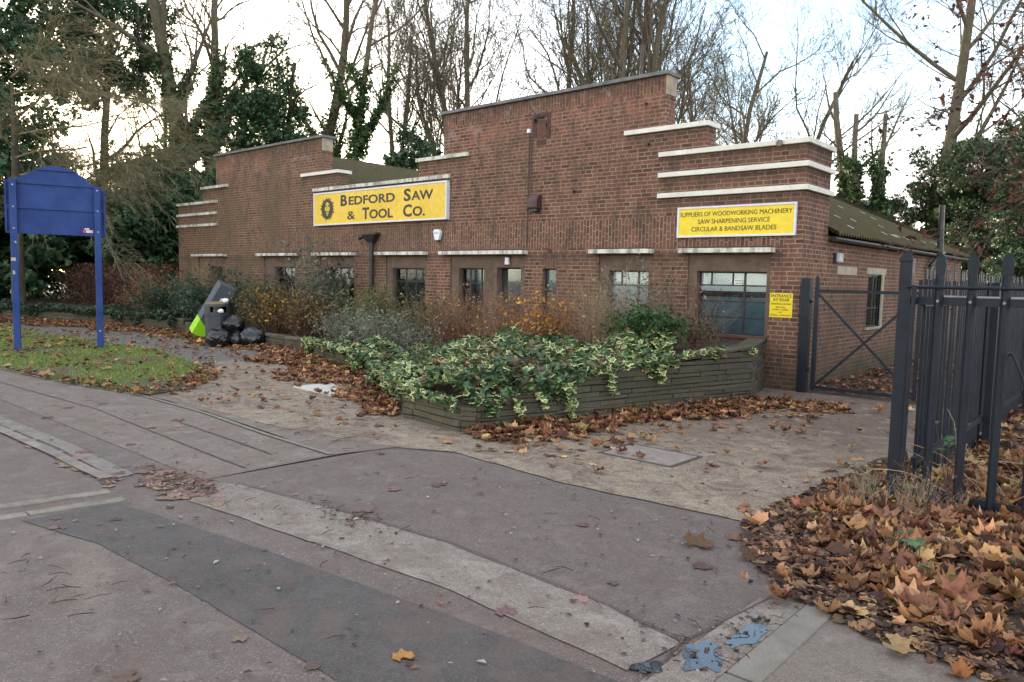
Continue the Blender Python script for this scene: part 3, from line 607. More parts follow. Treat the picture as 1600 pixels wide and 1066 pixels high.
# blocked flue recess high on the right gable
b = MB()
for x0, x1, z0, z1 in ((-5.72, -5.62, 4.66, 5.08), (-5.34, -5.24, 4.62, 5.08), (-5.72, -5.24, 5.08, 5.13), (-5.6, -5.36, 4.50, 4.60)): b.box(x0, x1, -.012, -.001, z0, z1)
b.build('flue_outline', surf('sooty brick', (.085, .045, .036), .4, 12, .95, None, 40, .5), bd)
b = MB(); b.box(-5.60, -5.36, -.008, -.001, 4.64, 5.0); b.build('flue_infill', surf('orange infill brick', (.13, .06, .045), .3, 12, .95, None, 30, .5), bd)
b = MB(); b.tube((-5.62, -.09, 5.02), (-5.40, -.02, 5.06), .018, .02, 8); b.tube((-5.62, -.09, 5.02), (-5.62, -.01, 4.98), .018, .018, 8); b.build('flue_hook', M['black_iron'], bd)
b = MB()
for x, z in ((-2.92, 4.26), (-3.0, 5.0), (-4.6, 3.5), (-5.35, 4.9)): b.tube((x, -.05, z), (x, .0, z), .022, .03, 8); b.tube((x, -.045, z), (x+.03, -.045, z-.07), .012, .006, 6)
b.build('wall_hook', M['black_iron'], bd)
b = MB(); b.tube((-3.2, .1, 5.53), (-3.19, .1, 6.12), .035, .03, 10); b.build('roof_post', M['rust'], bd)

# roofs: corrugated hipped slopes
def slope_z(t): return 2.66+.515*t
ez = 2.66
def corrugated(name, A, updir, alongdir, length, tops, pitch=.146, amp=.034, ext=.06):
    """columns along `alongdir` from A; each runs from eave up to tops(s)"""
    A = Vector(A); U = Vector(updir); D = Vector(alongdir); n = int(length/pitch*4); V = []; F = []
    nrm = Vector((0, 0, 1)); k0 = 0
    for i in range(n+1):
        s = length*i/n; t1 = max(.02, tops(s)); h = amp*math.cos(2*math.pi*s/pitch)
        for j in range(7):
            t = -ext+(t1+ext)*j/6; p = A+D*s+U*t+nrm*(.515*t+h+.02*math.sin(t*3+s)*.4); V.append(p)
            # underside
    m_ = 7
    for i in range(n):
        for j in range(m_-1): F.append((i*m_+j, (i+1)*m_+j, (i+1)*m_+j+1, i*m_+j+1))
    base = len(V); V2 = [v-nrm*.012 for v in V]; F2 = [tuple(base+k for k in f[::-1]) for f in F]
    F3 = [(i*m_, base+i*m_, base+(i+1)*m_, (i+1)*m_) for i in range(n)]
    b = MB(); b.add(V+V2, F+F2+F3); return b.build(name, M['roof'], bd, smooth=False)
tp = lambda s: min(5.5, 10.95-s)
corrugated('roof_slope', (.12, 1.17, ez), (-1, 0, 0), (0, 1, 0), 10.95, lambda s: min(5.62, 10.95-s+.0))
corrugated('roof_slope', (-10.88, .345, ez+.1), (1, 0, 0), (0, 1, 0), 11.77, lambda s: min(5.38, 11.77-s))
corrugated('roof_slope', (-10.92, .345, ez+.1), (-1, 0, 0), (0, 1, 0), 11.77, lambda s: min(5.40, 11.77-s))
corrugated('roof_slope', (-21.92, .345, ez), (1, 0, 0), (0, 1, 0), 11.77, lambda s: min(5.6, 11.77-s))
corrugated('roof_slope', (.12, 12.12, ez), (0, -1, 0), (-1, 0, 0), 11.0, lambda s: min(s, 11.0-s))
corrugated('roof_slope', (-10.92, 12.12, ez), (0, -1, 0), (-1, 0, 0), 11.0, lambda s: min(s, 11.0-s))
b = MB(); b.box(-5.62, -5.42, .35, 6.6, 5.50, 5.56); b.box(-16.5, -16.35, .35, 6.6, 5.50, 5.58); b.build('ridge_cap', M['roof'], bd)
p0 = Vector((.12-3.3, 12.12-3.3, ez+.515*3.3+.05)); p1 = Vector((.12-1.1, 12.12-1.1, ez+.515*1.1+.05)); pm = Vector((.12-5.4, 12.12-5.4, ez+.515*5.4+.05)); p2 = Vector((.12, 12.12, ez+.05))
b = MB(); b.obox((pm+p0)/2+Vector((.12, -.05, 0)), (pm-p0)/2, Vector((.16, .16, .0)), Vector((0, 0, .016))); b.build('hip_cap', M['zinc'], bd)
b = MB(); b.obox((p0+p2)/2, (p0-p2)/2, Vector((.09, .09, 0)), Vector((0, 0, .03))); b.build('hip_cap', M['roof'], bd)
b = MB(); g = np.random.default_rng(5)
for k in range(26):
    s = g.uniform(1.4, 10.3); t = g.choice([.35, .38, .9, 1.5, 1.55, 1.9, 2.3]); 
    if t > 10.6-s: continue
    s = round(s/.146)*.146+1.17
    b.obox((.12-t, s, ez+.515*t+.034), (.06, 0, -.031), (0, .022, 0), (0, 0, .004))
b.build('pale_roof_chip', M['chip'], bd)
b = MB(); b.tube((.10, 1.18, ez-.12), (.10, 12.1, ez-.12), .045, .045, 8); b.build('gutter', M['black_iron'], bd)
b = MB()
# valley rainwater pipe on the front
b.tube((-10.93, -.09, 0), (-10.93, -.09, 2.62), .055, .055, 14)
for z in (.5, 1.3, 2.1): b.tube((-10.93, -.09, z), (-10.93, -.09, z+.07), .068, .068, 14)
dp = b.build('downpipe', M['black_iron'], bd, smooth=False)
b = MB(); b.add([(-10.93+sx*w, -.02-d, z) for z, w, d in ((2.58, .09, .13), (2.78, .27, .20)) for sx, d in ((-1, 0), (1, 0), (1, d), (-1, d))],
      [(0, 1, 2, 3), (4, 7, 6, 5), (0, 4, 5, 1), (1, 5, 6, 2), (2, 6, 7, 3), (3, 7, 4, 0)]); b.build('hopper', M['black_iron'], dp)
b = MB(); b.box(-11.18, -10.68, -.16, -.001, 2.785, 2.83); b.build('hopper_cap', M['rust'], dp)
b = MB(); b.tube((-11.18, -.14, 2.74), (-11.30, -.20, 2.70), .05, .065, 12); b.build('floodlight', M['black_iron'], dp)
# side pipe with vent pole
b = MB(); b.tube((.07, 8.1, 0), (.07, 8.1, 2.25), .05); b.tube((.07, 8.1, 2.25), (.16, 8.5, 2.5), .05); b.tube((.16, 8.5, 2.5), (.16, 9.0, 2.62), .05); b.tube((.16, 8.6, 2.55), (.14, 8.6, 3.75), .075, .06); b.build('vent_pipe', M['black_iron'], bd)
# cable down the gable with a small white box
b = MB(); b.tube((-5.80, -.012, 2.4), (-5.79, -.012, 4.78), .011, .011, 6); b.tube((-5.72, -.012, 2.95), (-5.73, -.012, 4.7), .007, .007, 6); cb = b.build('cable', M['rust'], bd)
b = MB(); b.box(-5.83, -5.76, -.06, -.001, 4.77, 4.85); b.build('junction_box', M['bell'], cb)

# ---------------------------------------------------------------- signs and wall fittings
def text_mesh(s, target, parent, mat, name='lettering', font_bold=0.0):
    """target (x0,x1,zbase,cap height,y). One line of raised lettering facing -Y"""
    x0, x1, zb, h, y = target
    cu = bpy.data.curves.new('txt', 'FONT'); cu.body = s; cu.size = 1; cu.offset = font_bold; cu.extrude = .02; cu.resolution_u = 3
    to = bpy.data.objects.new('txt', cu); COL.objects.link(to); bpy.context.view_layer.update()
    me = bpy.data.meshes.new_from_object(to.evaluated_get(bpy.context.evaluated_depsgraph_get())); bpy.data.objects.remove(to); bpy.data.curves.remove(cu)
    co = np.empty(len(me.vertices)*3, 'f'); me.vertices.foreach_get('co', co); co = co.reshape(-1, 3)
    a, c = co[:, 0].min(), co[:, 0].max(); top = .69 if not s.islower() else co[:, 1].max()
    out = np.c_[x0+(co[:, 0]-a)/(c-a)*(x1-x0), y-co[:, 2]*.1, zb+co[:, 1]/top*h]
    me.vertices.foreach_set('co', out.astype('f').ravel()); me.materials.clear(); me.materials.append(mat); me.update()
    o = bpy.data.objects.new(name, me); COL.objects.link(o); o.parent = parent; return o
def framed_sign(name, x0, x1, z0, z1, d, face, fr=.04, label='', frame=True):
    e = empty(name, ((x0+x1)/2, -d, z0)); ox, oz = (x0+x1)/2, z0
    b = MB(); b.box(x0-ox+fr*.5, x1-ox-fr*.5, .012, d-.001, fr*.5, z1-z0-fr*.5); b.build('panel', face, e)
    if frame:
        b = MB(); w = x1-x0; h = z1-z0; b.box(-w/2, w/2, 0, d-.004, h-fr, h); b.box(-w/2, w/2, 0, d-.004, 0, fr); b.box(-w/2, -w/2+fr, .0, d-.004, fr, h-fr); b.box(w/2-fr, w/2, 0, d-.004, fr, h-fr)
        b.build('frame', M['alu'], e, bevel=.004)
    tag(e, label, 'sign'); return e, ox, oz, d
def put(sign, s, x0, x1, zb, h, mat='ink', bold=.012, name='lettering'):
    e, ox, oz, d = sign; return text_mesh(s, (x0-ox, x1-ox, zb-oz, h, .010), e, M[mat], name, bold)
sg = framed_sign('shop_sign', -13.47, -8.17, 3.07, 3.955, .11, M['yellow'], .04, 'wide yellow shop sign with lion emblem and large dark lettering above the hopper pipe')
put(sg, 'B', -12.23, -11.95, 3.565, .27, bold=.032); put(sg, 'EDFORD', -11.88, -10.01, 3.575, .205, bold=.028)
put(sg, 'S', -9.68, -9.42, 3.565, .275, bold=.032); put(sg, 'AW', -9.40, -8.63, 3.572, .205, bold=.028)
put(sg, '&', -11.94, -11.60, 3.195, .215, bold=.012)
put(sg, 'T', -11.30, -11.02, 3.19, .275, bold=.032); put(sg, 'OOL', -11.01, -10.08, 3.192, .215, bold=.028)
put(sg, 'C', -9.70, -9.38, 3.19, .275, bold=.032); put(sg, 'O.', -9.35, -8.91, 3.192, .215, bold=.028)
# lion emblem: flaming mane ring with a long plain face
def emblem(e, cx, cz, w, h):
    b = MB(); n = 22; outer = []
    for k in range(n):
        a = 2*math.pi*k/n; outer.append((cx+math.sin(a)*w*.38, cz+math.cos(a)*h*.40)); a2 = a+math.pi/n*1.5; rr_ = 1.0+.10*math.sin(k*2.4); outer.append((cx+math.sin(a2)*w*.5*rr_, cz+math.cos(a2)*h*.5*rr_))
    face = [(cx+x*w, cz+z*h) for x, z in ((-.20, .22), (-.10, .31), (0, .33), (.10, .31), (.20, .22), (.19, .05), (.12, -.08), (.12, -.22), (.06, -.32), (-.06, -.32), (-.12, -.22), (-.12, -.08), (-.19, .05))]
    m_ = len(outer); inner = []
    for k in range(m_):     # nearest face point for each outer point
        a = 2*math.pi*k/m_; x, z = math.sin(a)*w*.165, math.cos(a)*h*.29*(1 if math.cos(a) > 0 else .98); inner.append((cx+x*(1 if math.cos(a) > -.2 else .62), cz+z))
    vs = [(x, .009, z) for x, z in outer]+[(x, .009, z) for x, z in inner]
    b.add(vs, [(k, (k+1) % m_, m_+(k+1) % m_, m_+k) for k in range(m_)])
    def line(p, q, t):
        p = Vector((cx+p[0]*w, .0085, cz+p[1]*h)); q = Vector((cx+q[0]*w, .0085, cz+q[1]*h)); d = (q-p).normalized(); s = Vector((d.z, 0, -d.x))*t
        b.add([p+s, q+s*.6, q-s*.6, p-s], [(0, 1, 2, 3)])
    for sx in (-1, 1):
        line((sx*.17, .17), (sx*.05, .12), .014); line((sx*.05, .20), (sx*.045, -.08), .008); line((sx*.045, -.08), (sx*.075, -.14), .012); line((sx*.14, .12), (sx*.06, .10), .010)
    line((-.05, -.11), (.05, -.11), .012); line((0, -.12), (0, -.2), .007); line((-.07, -.22), (.07, -.22), .009)
    return b.build('lion_emblem', M['ink'], e)
emblem(sg[0], -12.83-sg[1], 3.505-sg[2], .66, .64)
s2 = framed_sign('service_sign', -2.24, -.10, 2.53, 3.066, .06, M['yellow2'], .035, 'yellow sign with three lines of dark capitals above the large right window')
put(s2, 'SUPPLIERS OF WOODWORKING MACHINERY', -2.185, -.165, 2.895, .078, bold=.0); put(s2, 'SAW SHARPENING SERVICE', -1.83, -.53, 2.765, .078, bold=.0); put(s2, 'CIRCULAR & BANDSAW BLADES', -1.95, -.42, 2.635, .078, bold=.0)
s3 = framed_sign('entrance_notice', -.49, -.10, 1.19, 1.60, .012, M['yellow2'], .01, 'small square yellow notice with opening hours beside the gate post', frame=False)
s3 = (s3[0], s3[1], s3[2], s3[3])
for s_, a, c, z, h in (('ENTRANCE', -.465, -.125, 1.525, .048), ('AT REAR', -.435, -.155, 1.462, .048), ('OPENING HOURS', -.465, -.130, 1.402, .026), ('MON-FRI', -.375, -.225, 1.352, .020), ('8.30am - 5.00pm', -.43, -.165, 1.312, .022), ('SAT', -.325, -.27, 1.268, .020), ('9.00am - 12.00 noon', -.465, -.13, 1.222, .022)):
    put(s3, s_, a, c, z, h, bold=.006)
ab = empty('alarm_box', (-8.52, 0, 2.60)); tag(ab, 'white tapered alarm box with blue print left of the long canopy', 'alarm box')
b = MB(); b.prism([(-.065, 0), (.065, 0), (.125, .19), (.06, .25), (-.08, .25), (-.125, .21)], 'y', -.085, -.001); b.build('cover', M['bell'], ab, bevel=.012)
b = MB(); b.box(-.045, .045, -.07, -.01, -.03, -.001); b.build('strobe', M['darkblue'], ab)
text_mesh('Abel', (-.085, .085, .145, .055, -.0865), ab, M['blueink'])
lt = empty('bulkhead_light', (-6.33, 0, 2.02)); tag(lt, 'pale bulkhead lamp under the long canopy above the doorway window', 'wall lamp')
b = MB(); b.box(-.06, .06, -.02, .027, .17, .21); b.build('bracket', M['black_iron'], lt); b = MB(); b.tube((0, -.03, .17), (0, -.03, .02), .05, .055, 14); b.build('diffuser', M['bell'], lt, smooth=False)
lt = empty('side_lamp', (-.03, 1.72, 2.15)); tag(lt, 'small oblong wall lamp on the side wall under the gutter', 'wall lamp')
b = MB(); b.box(0, .03, -.14, .12, -.01, .17); b.build('base', M['black_iron'], lt); b = MB(); b.box(.031, .10, -.09, .12, 0, .165); b.build('diffuser', M['zinc'], lt, bevel=.02)
ex = empty('extract_vent', (-5.56, 0, 3.17)); tag(ex, 'dark brown metal hood vent on the tall brick gable', 'vent')
b = MB(); b.prism([(-.001, 0.02), (-.15, .02), (-.17, .05), (-.17, .20), (-.09, .31), (-.001, .31)], 'x', -.13, .13); b.build('hood', M['rust'], ex, bevel=.008)
b = MB(); b.box(-.10, .10, -.13, -.02, -.03, .0199); b.build('outlet', M['black_iron'], ex)
fl = empty('parapet_lamp', (-.42, -.07, 4.02)); tag(fl, 'small grey lamp under the topmost white band of the right pier', 'wall lamp')
b = MB(); b.tube((0, .06, 0), (0, -.03, 0), .045, .055, 12); b.build('head', M['coping'], fl)

# ================================================================ PLANTER WALLS
STONE = [(.085, .074, .052), (.065, .060, .042), (.10, .085, .06), (.055, .056, .036), (.125, .105, .075), (.07, .058, .045)]
def stone_wall(name, path, H, thick, label, course=.07, cap=True, seed=1, cat='wall', group=None):
    g = random.Random(seed); b = MB(); P = [Vector((x, y, 0)) for x, y in path]; acc = 0; total = sum((q-p).length for p, q in zip(P[:-1], P[1:]))
    for si, (p, q) in enumerate(zip(P[:-1], P[1:])):
        d = (q-p); Ls = d.length; d.normalize(); nrm = Vector((d.y, -d.x, 0))     # outward = right of travel
        z = -.02; row = 0
        while z < max(H(acc/total), H((acc+Ls)/total))-.02:
            h = course*g.uniform(.6, 1.5); s = -g.uniform(0, .2)
            while s < Ls:
                l = g.uniform(.2, .6)*g.choice((1, 1, 1.7)); s1 = min(s+l, Ls+thick*.0); a = max(s, 0); hh = H((acc+(a+s1)/2)/total)-(.035 if cap else 0)
                if s1-a > .04 and z < hh-.015:
                    zt = min(z+h-.010, hh); jit = g.uniform(-.014, .016)
                    b.tint = g.choice(STONE); b.tint = tuple((c*.45+m*.55)*g.uniform(.92, 1.08) for c, m in zip(b.tint, (.110, .095, .068)))
                    c0 = p+d*(a+.004); c1 = p+d*(s1-.004); o_ = nrm*jit; i_ = -nrm*thick
                    e = lambda: Vector((g.uniform(-.008, .008), g.uniform(-.008, .008), g.uniform(-.008, .008)))
                    vs = [c0+o_+Vector((0, 0, z))+e(), c1+o_+Vector((0, 0, z))+e(), c1+i_+Vector((0, 0, z)), c0+i_+Vector((0, 0, z)),
                          c0+o_+Vector((0, 0, zt))+e(), c1+o_+Vector((0, 0, zt))+e(), c1+i_+Vector((0, 0, zt)), c0+i_+Vector((0, 0, zt))]
                    b.add(vs, [(0, 3, 2, 1), (4, 5, 6, 7), (0, 1, 5, 4), (1, 2, 6, 5), (2, 3, 7, 6), (3, 0, 4, 7)])
                s += l
            z += h; row += 1
        if cap:
            s = 0
            while s < Ls:
                l = g.uniform(.3, .6); s1 = min(s+l, Ls); za = H((acc+s)/total); zb = H((acc+s1)/total); b.tint = tuple(c*1.25 for c in g.choice(STONE))
                o_ = nrm*g.uniform(.004, .022); i_ = -nrm*(thick+.01); c0 = p+d*(s+.005); c1 = p+d*(s1-.005)
                vs = [c0+o_+Vector((0, 0, za-.038)), c1+o_+Vector((0, 0, zb-.038)), c1+i_+Vector((0, 0, zb-.038)), c0+i_+Vector((0, 0, za-.038)), c0+o_+Vector((0, 0, za)), c1+o_+Vector((0, 0, zb)), c1+i_+Vector((0, 0, zb)), c0+i_+Vector((0, 0, za))]
                b.add(vs, [(0, 3, 2, 1), (4, 5, 6, 7), (0, 1, 5, 4), (1, 2, 6, 5), (2, 3, 7, 6), (3, 0, 4, 7)]); s = s1
        # dark mortar core
        b.tint = (.018, .016, .012); n_in = -nrm*.018
        ha, hb = H(acc/total)-.045, H((acc+Ls)/total)-.045
        vs = [p+n_in, q+n_in, q-nrm*(thick-.01), p-nrm*(thick-.01)]; vs = vs+[v+Vector((0, 0, h)) for v, h in zip(vs, (ha, hb, hb, ha))]
        b.add(vs, [(0, 3, 2, 1), (4, 5, 6, 7), (0, 1, 5, 4), (1, 2, 6, 5), (2, 3, 7, 6), (3, 0, 4, 7)])
        acc += Ls
    o = b.build(name, M['stone'], bevel=.006); tag(o, label, cat, group); return o
# travelled so that the outward side lies on the right hand
def rise(d): return float(np.interp((d-1.77)/4.83, [0, .28, .5, 1], [.285, .53, .64, .83]))
stone_wall('planter_wall', [(-2.78, -5.92), (-2.45, -6.24), (-1.33, -6.36), (-1.17, -6.26), (-.02, -1.64), (-.52, -.02)], lambda s: rise(s*8.3), .26, 'low mossy stone planter wall rising along the drive to the brick corner', seed=3)
stone_wall('planter_wall', [(-9.43, -3.06), (-4.95, -4.62), (-4.55, -4.95), (-2.80, -5.95)], lambda s: .30, .24, 'mossy stone planter wall half hidden by ivy beside the forecourt leaves', seed=4)
stone_wall('planter_wall', [(-16.2, -2.45), (-12.6, -2.75), (-9.45, -3.02)], lambda s: .33, .24, 'low grey stone wall behind the bin bags', seed=5)
stone_wall('planter_wall', [(-32, -5.0), (-24.83, -4.65), (-19.36, -2.8), (-16.3, -2.45)], lambda s: .42, .24, 'dark mossy stone wall along the path behind the blue board', seed=6)
b = MB(); b.tint = (.30, .28, .24); b.add([(-5.2, -4.58, .33), (-4.95, -4.75, .33), (-4.4, -4.55, .36), (-4.75, -4.25, .36), (-5.2, -4.58, .385), (-4.95, -4.75, .385), (-4.4, -4.55, .415), (-4.75, -4.25, .415)],
      [(0, 3, 2, 1), (4, 5, 6, 7), (0, 1, 5, 4), (1, 2, 6, 5), (2, 3, 7, 6), (3, 0, 4, 7)])
tag(b.build('stone_slab', M['stone'], bevel=.006), 'loose flat grey slab lying on the planter wall at the edge of the ivy', 'stone slab')
def bed(name, pts, z):
    b = MB(); b.prism(pts, 'z', -.02, z); o = b.build(name, M['soil']); o['kind'] = 'structure'; return o
bed('planting_bed', [(-.80, -.02), (-.3, -1.7), (-1.40, -6.08), (-2.5, -6.0), (-4.5, -4.8), (-5.0, -4.45), (-9.4, -2.82), (-12.6, -2.5), (-21.8, -2.4), (-21.8, -.02)], .24)
b = MB(); b.add([(-.70, -.03, .77), (-.24, -1.68, .77), (-.80, -3.9, .58), (-1.12, -5.1, .46), (-1.42, -6.05, .242), (-2.6, -5.8, .242), (-2.8, -3.8, .46), (-2.9, -.03, .62), (-5.2, -4.2, .26), (-5.4, -.03, .42)], [(0, 7, 6, 2, 1), (2, 6, 5, 4, 3), (7, 9, 8, 6), (6, 8, 5)]); o = b.build('bed_slope', M['soil']); o['kind'] = 'structure'
bed('planting_bed_far', [(-16.3, -2.2), (-19.4, -2.55), (-24.8, -4.4), (-32, -4.75), (-45, -4.7), (-45, 12), (-22.4, 12), (-22.3, -2.2)], .34)

# ================================================================ GATE AND FENCES
gp = empty('gate_post', (.13, -.03, 0)); tag(gp, 'stout dark square gate post against the brick corner', 'gate post')
b = MB(); b.box(-.07, .065, -.07, .07, 0, 1.84); b.build('post', M['fence'], gp, bevel=.004)
for z0 in (.35, 1.45):
    b = MB(); b.box(.066, .10, -.02, .02, z0, z0+.05); b.build('hinge', M['fence'], gp)
gt = empty('gate_leaf', (.29, -.03, 0)); tag(gt, 'closed dark metal gate leaf with crossed braces beside the brick corner', 'gate')
b = MB(); b.prism([(-.03, .06), (.035, .06), (.035, 1.84), (.0, 1.90), (-.03, 1.84)], 'y', -.02, .02); b.build('stile', M['fence'], gt); b = MB(); b.box(1.46, 1.51, -.02, .02, .06, 1.84); b.build('stile', M['fence'], gt)
for z0 in (1.62, .08):
    b = MB(); b.box(.036, 1.459, -.02, .02, z0, z0+.05); b.build('rail', M['fence'], gt)
b = MB(); b.obox((.75, -.024, .87), (.71, 0, -.72), (0, .004, 0), (.014, 0, .014)); b.build('brace', M['fence'], gt)
b = MB(); b.obox((.75, .024, .87), (.71, 0, .72), (0, .004, 0), (-.014, 0, .014)); b.build('brace', M['fence'], gt)
def pale(name, x, y, z0, z1, w, d, parent, headw=None, rot=0, head=.13):
    """W-section pale with a pointed spear head"""
    b = MB(); hw = headw or w; h = w/2
    prof = [(-h, 0), (-h*.35, -d), (h*.35, -d), (h, 0)]
    c, s = math.cos(rot), math.sin(rot); t = .004
    def P(u, v, z): return (x+u*c-v*s, y+u*s+v*c, z)
    zs = z1-head
    vs = [P(u, v, z) for z in (z0, zs) for u, v in prof]+[P(u, v+t, z) for z in (z0, zs) for u, v in prof]
    fs = []
    for k in range(3): fs += [(k, k+1, 5+k, 4+k), (8+k+1, 8+k, 12+k, 13+k)]
    fs += [(0, 4, 12, 8), (3, 11, 15, 7)]
    b.add(vs, fs)
    zh = z1-head*.55; hh = hw/2
    vs = [P(-h, -.002, zs-.001), P(h, -.002, zs-.001), P(hh, -.002, zh), P(hh*.75, -.002, z1-head*.22), P(0, -.004, z1), P(-hh*.75, -.002, z1-head*.22), P(-hh, -.002, zh)]
    vs += [(a, bb+.006, cc) for a, bb, cc in vs] if abs(s) < .5 else [(a+.006, bb, cc) for a, bb, cc in vs]
    n = 7; b.add(vs, [tuple(range(n)), tuple(range(2*n-1, n-1, -1))]+[(k, n+k, n+(k+1) % n, (k+1) % n) for k in range(n)])
    return b.build(name, M['fence'], parent)
nf = empty('palisade_fence', (3.0, -5.8, 0)); tag(nf, 'near dark palisade fence of tall spear headed pales beside the leaf pile', 'fence')
b = MB(); b.obox((0, 0, .97), (.045, 0, 0), (0, .045, 0), (0, 0, .98)); b.prism([(-.05, 1.93), (.05, 1.93), (.04, 2.0), (.028, 2.03), (-.05, 1.955)], 'y', -.055, -.047); b.build('post', M['fence'], nf, bevel=.003)
b = MB(); b.tube((.06, -.05, 0), (.07, -.05, 1.74), .018, .018, 10); b.build('bolt_bar', M['fence'], nf)
k = 0; x = .23
while x < 4.6:
    pale('pale', x, 0, .02, 2.0, .062, .028, nf, .078, 0, .17); x += .215
for z0 in (1.60, .10):
    b = MB(); b.box(.02, 4.7, .006, .03, z0, z0+.06); b.build('rail', M['fence'], nf)
b = MB()
x = .265
while x < 4.5: b.box(x, x+.15, -.006, .034, 1.662, 1.675); x += .215
b.build('rail_edge', M['galv'], nf)
b = MB(); b.tube((.02, -.045, 1.735), (4.7, -.045, 1.735), .014, .014, 8); b.build('top_bar', M['fence'], nf)
b = MB()
pts = [(.70, -.06, .9), (.70, -.06, 1.25), (.715, -.06, 1.275), (.74, -.06, 1.27), (.80, -.06, 1.13), (.87, -.06, .93)]
for p, q in zip(pts[:-1], pts[1:]): b.tube(p, q, .013, .013, 8)
b.build('drop_handle', M['fence'], nf)
for k in range(12):
    b = MB(); b.tube((.23+.215*k, -.040, 1.63), (.23+.215*k, -.026, 1.63), .011, .012, 6); b.build('bolt', M['galv'], nf)
sf = empty('palisade_fence', (3.05, -5.6, 0)); tag(sf, 'long dark palisade fence running back along the drive behind the tall pales', 'fence')
y = .18; k = 0
protop = None
while y < 12.0:
    if protop is None: protop = pale('pale', 0, y, .03, 1.9, .058, .018, sf, .06, math.pi/2, .10)
    else:
        c = protop.copy(); COL.objects.link(c); c.parent = sf; c.location = (0, k*.142, random.uniform(-.012, .012)); c.rotation_euler = (0, random.uniform(-.006, .006), 0)
    y += .142; k += 1
for z0 in (1.58, .30):
    b = MB(); b.box(.012, .05, 0, 12.0, z0, z0+.06); b.build('rail', M['fence'], sf)
for y_ in (2.8, 5.6, 8.4):
    b = MB(); b.box(.051, .12, y_, y_+.07, 0, 1.8); b.build('post', M['fence'], sf)
# low boundary wall seen beyond the drive
bw = empty('boundary_wall', (3.4, 15.5, 0)); tag(bw, 'low rendered boundary wall with pale coping beyond the fences', 'wall')
b = MB(); b.box(-1.6, 14, 0, .25, 0, 2.05); b.build('wall_body', surf('rendered wall', (.16, .12, .085), .4, 1.5, .9, (.10, .10, .05)), bw); b = MB(); b.box(-1.65, 14, -.05, .3, 2.051, 2.12); b.build('wall_coping', M['zinc'], bw)

# ================================================================ NOTICE BOARD
P0 = Vector((-13.65, -7.24, 0)); P1 = Vector((-13.16, -5.79, 0)); ed = (P1-P0).normalized(); angB = math.atan2(ed.y, ed.x)
nb = empty('notice_board', P0, angB); tag(nb, 'back of a blue arched notice board on two posts in the verge', 'notice board')
LB = (P1-P0).length
for s, zt in ((0, 3.58), (LB, 3.52)):
    b = MB(); b.box(s-.065, s+.065, -.06, .06, 0, zt); b.build('post', M['blue'], nb, bevel=.012)
arch = [(-.15, 2.50), (LB+.15, 2.45), (LB+.15, 3.46), (LB-.02, 3.50), (1.15, 3.80), (1.02, 3.86), (.85, 3.895), (.65, 3.90), (.50, 3.865), (.40, 3.80), (.10, 3.62), (-.15, 3.54)]
b = MB(); b.prism(arch, 'y', .085, .15); b.build('board', M['blue'], nb, bevel=.004)
b = MB()
for z0, z1, s0, s1 in ((2.46, 2.50, -.15, LB+.15), (3.50, 3.54, .06, LB-.05), (2.98, 3.02, -.15, LB+.15), (3.80, 3.83, .42, 1.12)): b.box(s0, s1, .045, .0845, z0, z1)
b.box(-.155, -.12, .04, .151, 2.50, 3.53); b.box(LB+.12, LB+.155, .04, .151, 2.46, 3.45)
b.build('stiffener', M['blue'], nb)
b = MB()
for s, z in ((0, 3.0), (0, 3.45), (0, 2.56), (LB, 3.0), (LB, 3.44), (LB, 2.55), (LB+.0, .4), (.02, 2.28)): b.tube((s+.0, -.072, z), (s, -.055, z), .016, .016, 8)
b.build('bolt', M['zinc'], nb)
b = MB(); b.box(1.25, 1.31, .078, .084, 2.53, 2.60); sk = b.build('sticker', M['red'], nb)
b = MB(); b.box(1.311, 1.44, .078, .084, 2.53, 2.585); b.box(1.28, 1.37, .078, .0835, 2.601, 2.625); b.build('sticker', M['whitesticker'], nb)
tm = text_mesh('Tell', (1.32, 1.43, 2.54, .035, .076), nb, M['red'])
# peeling tape marks on the left post
b = MB(); b.box(-.066, .02, -.0625, -.0605, 1.88, 1.95); b.box(-.04, .0, -.0625, -.0605, 1.60, 1.68); b.box(.01, .045, -.0625, -.0605, 2.25, 2.28); b.build('tape_mark', M['lintel'], nb)

# ================================================================ BIN, BAGS, CARTON
bn = empty('litter_bin', (-12.52, -3.42, 0), R(0)); tag(bn, 'dark grey hooded litter bin among black bags and a leaning carton', 'litter bin')
def lathe(prof_, n=28, m=0):
    b = MB(); vs = []; fs = []
    for r_, z in prof_: vs += [(r_*math.cos(2*math.pi*k/n), r_*math.sin(2*math.pi*k/n), z) for k in range(n)]
    for j in range(len(prof_)-1): fs += [(j*n+k, j*n+(k+1) % n, (j+1)*n+(k+1) % n, (j+1)*n+k) for k in range(n)]
    fs += [tuple(range(n-1, -1, -1)), tuple((len(prof_)-1)*n+k for k in range(n))]; b.add(vs, fs, m); return b
lathe([(.28, 0), (.28, .05), (.255, .06), (.265, .40), (.27, .70), (.285, .71), (.285, .74), (.27, .75)]).build('drum', M['bin'], bn, smooth=False)
b = MB(); n = 36; vs = []; fs = []       # hood with a mouth towards the drive
for z in (.751, .80, .93, .985):
    vs += [((.278 if z < .98 else .27)*math.cos(2*math.pi*k/n), (.278 if z < .98 else .27)*math.sin(2*math.pi*k/n), z) for k in range(n)]
mouth = set(k for k in range(n) if abs(((k+.5)*360/n-(-20)+180) % 360-180) < 44)
for j in range(3):
    for k in range(n):
        if j == 1 and k in mouth: continue
        fs.append((j*n+k, j*n+(k+1) % n, (j+1)*n+(k+1) % n, (j+1)*n+k))
fs.append(tuple(3*n+k for k in range(n))); b.add(vs, fs); b.build('hood', M['bin'], bn)
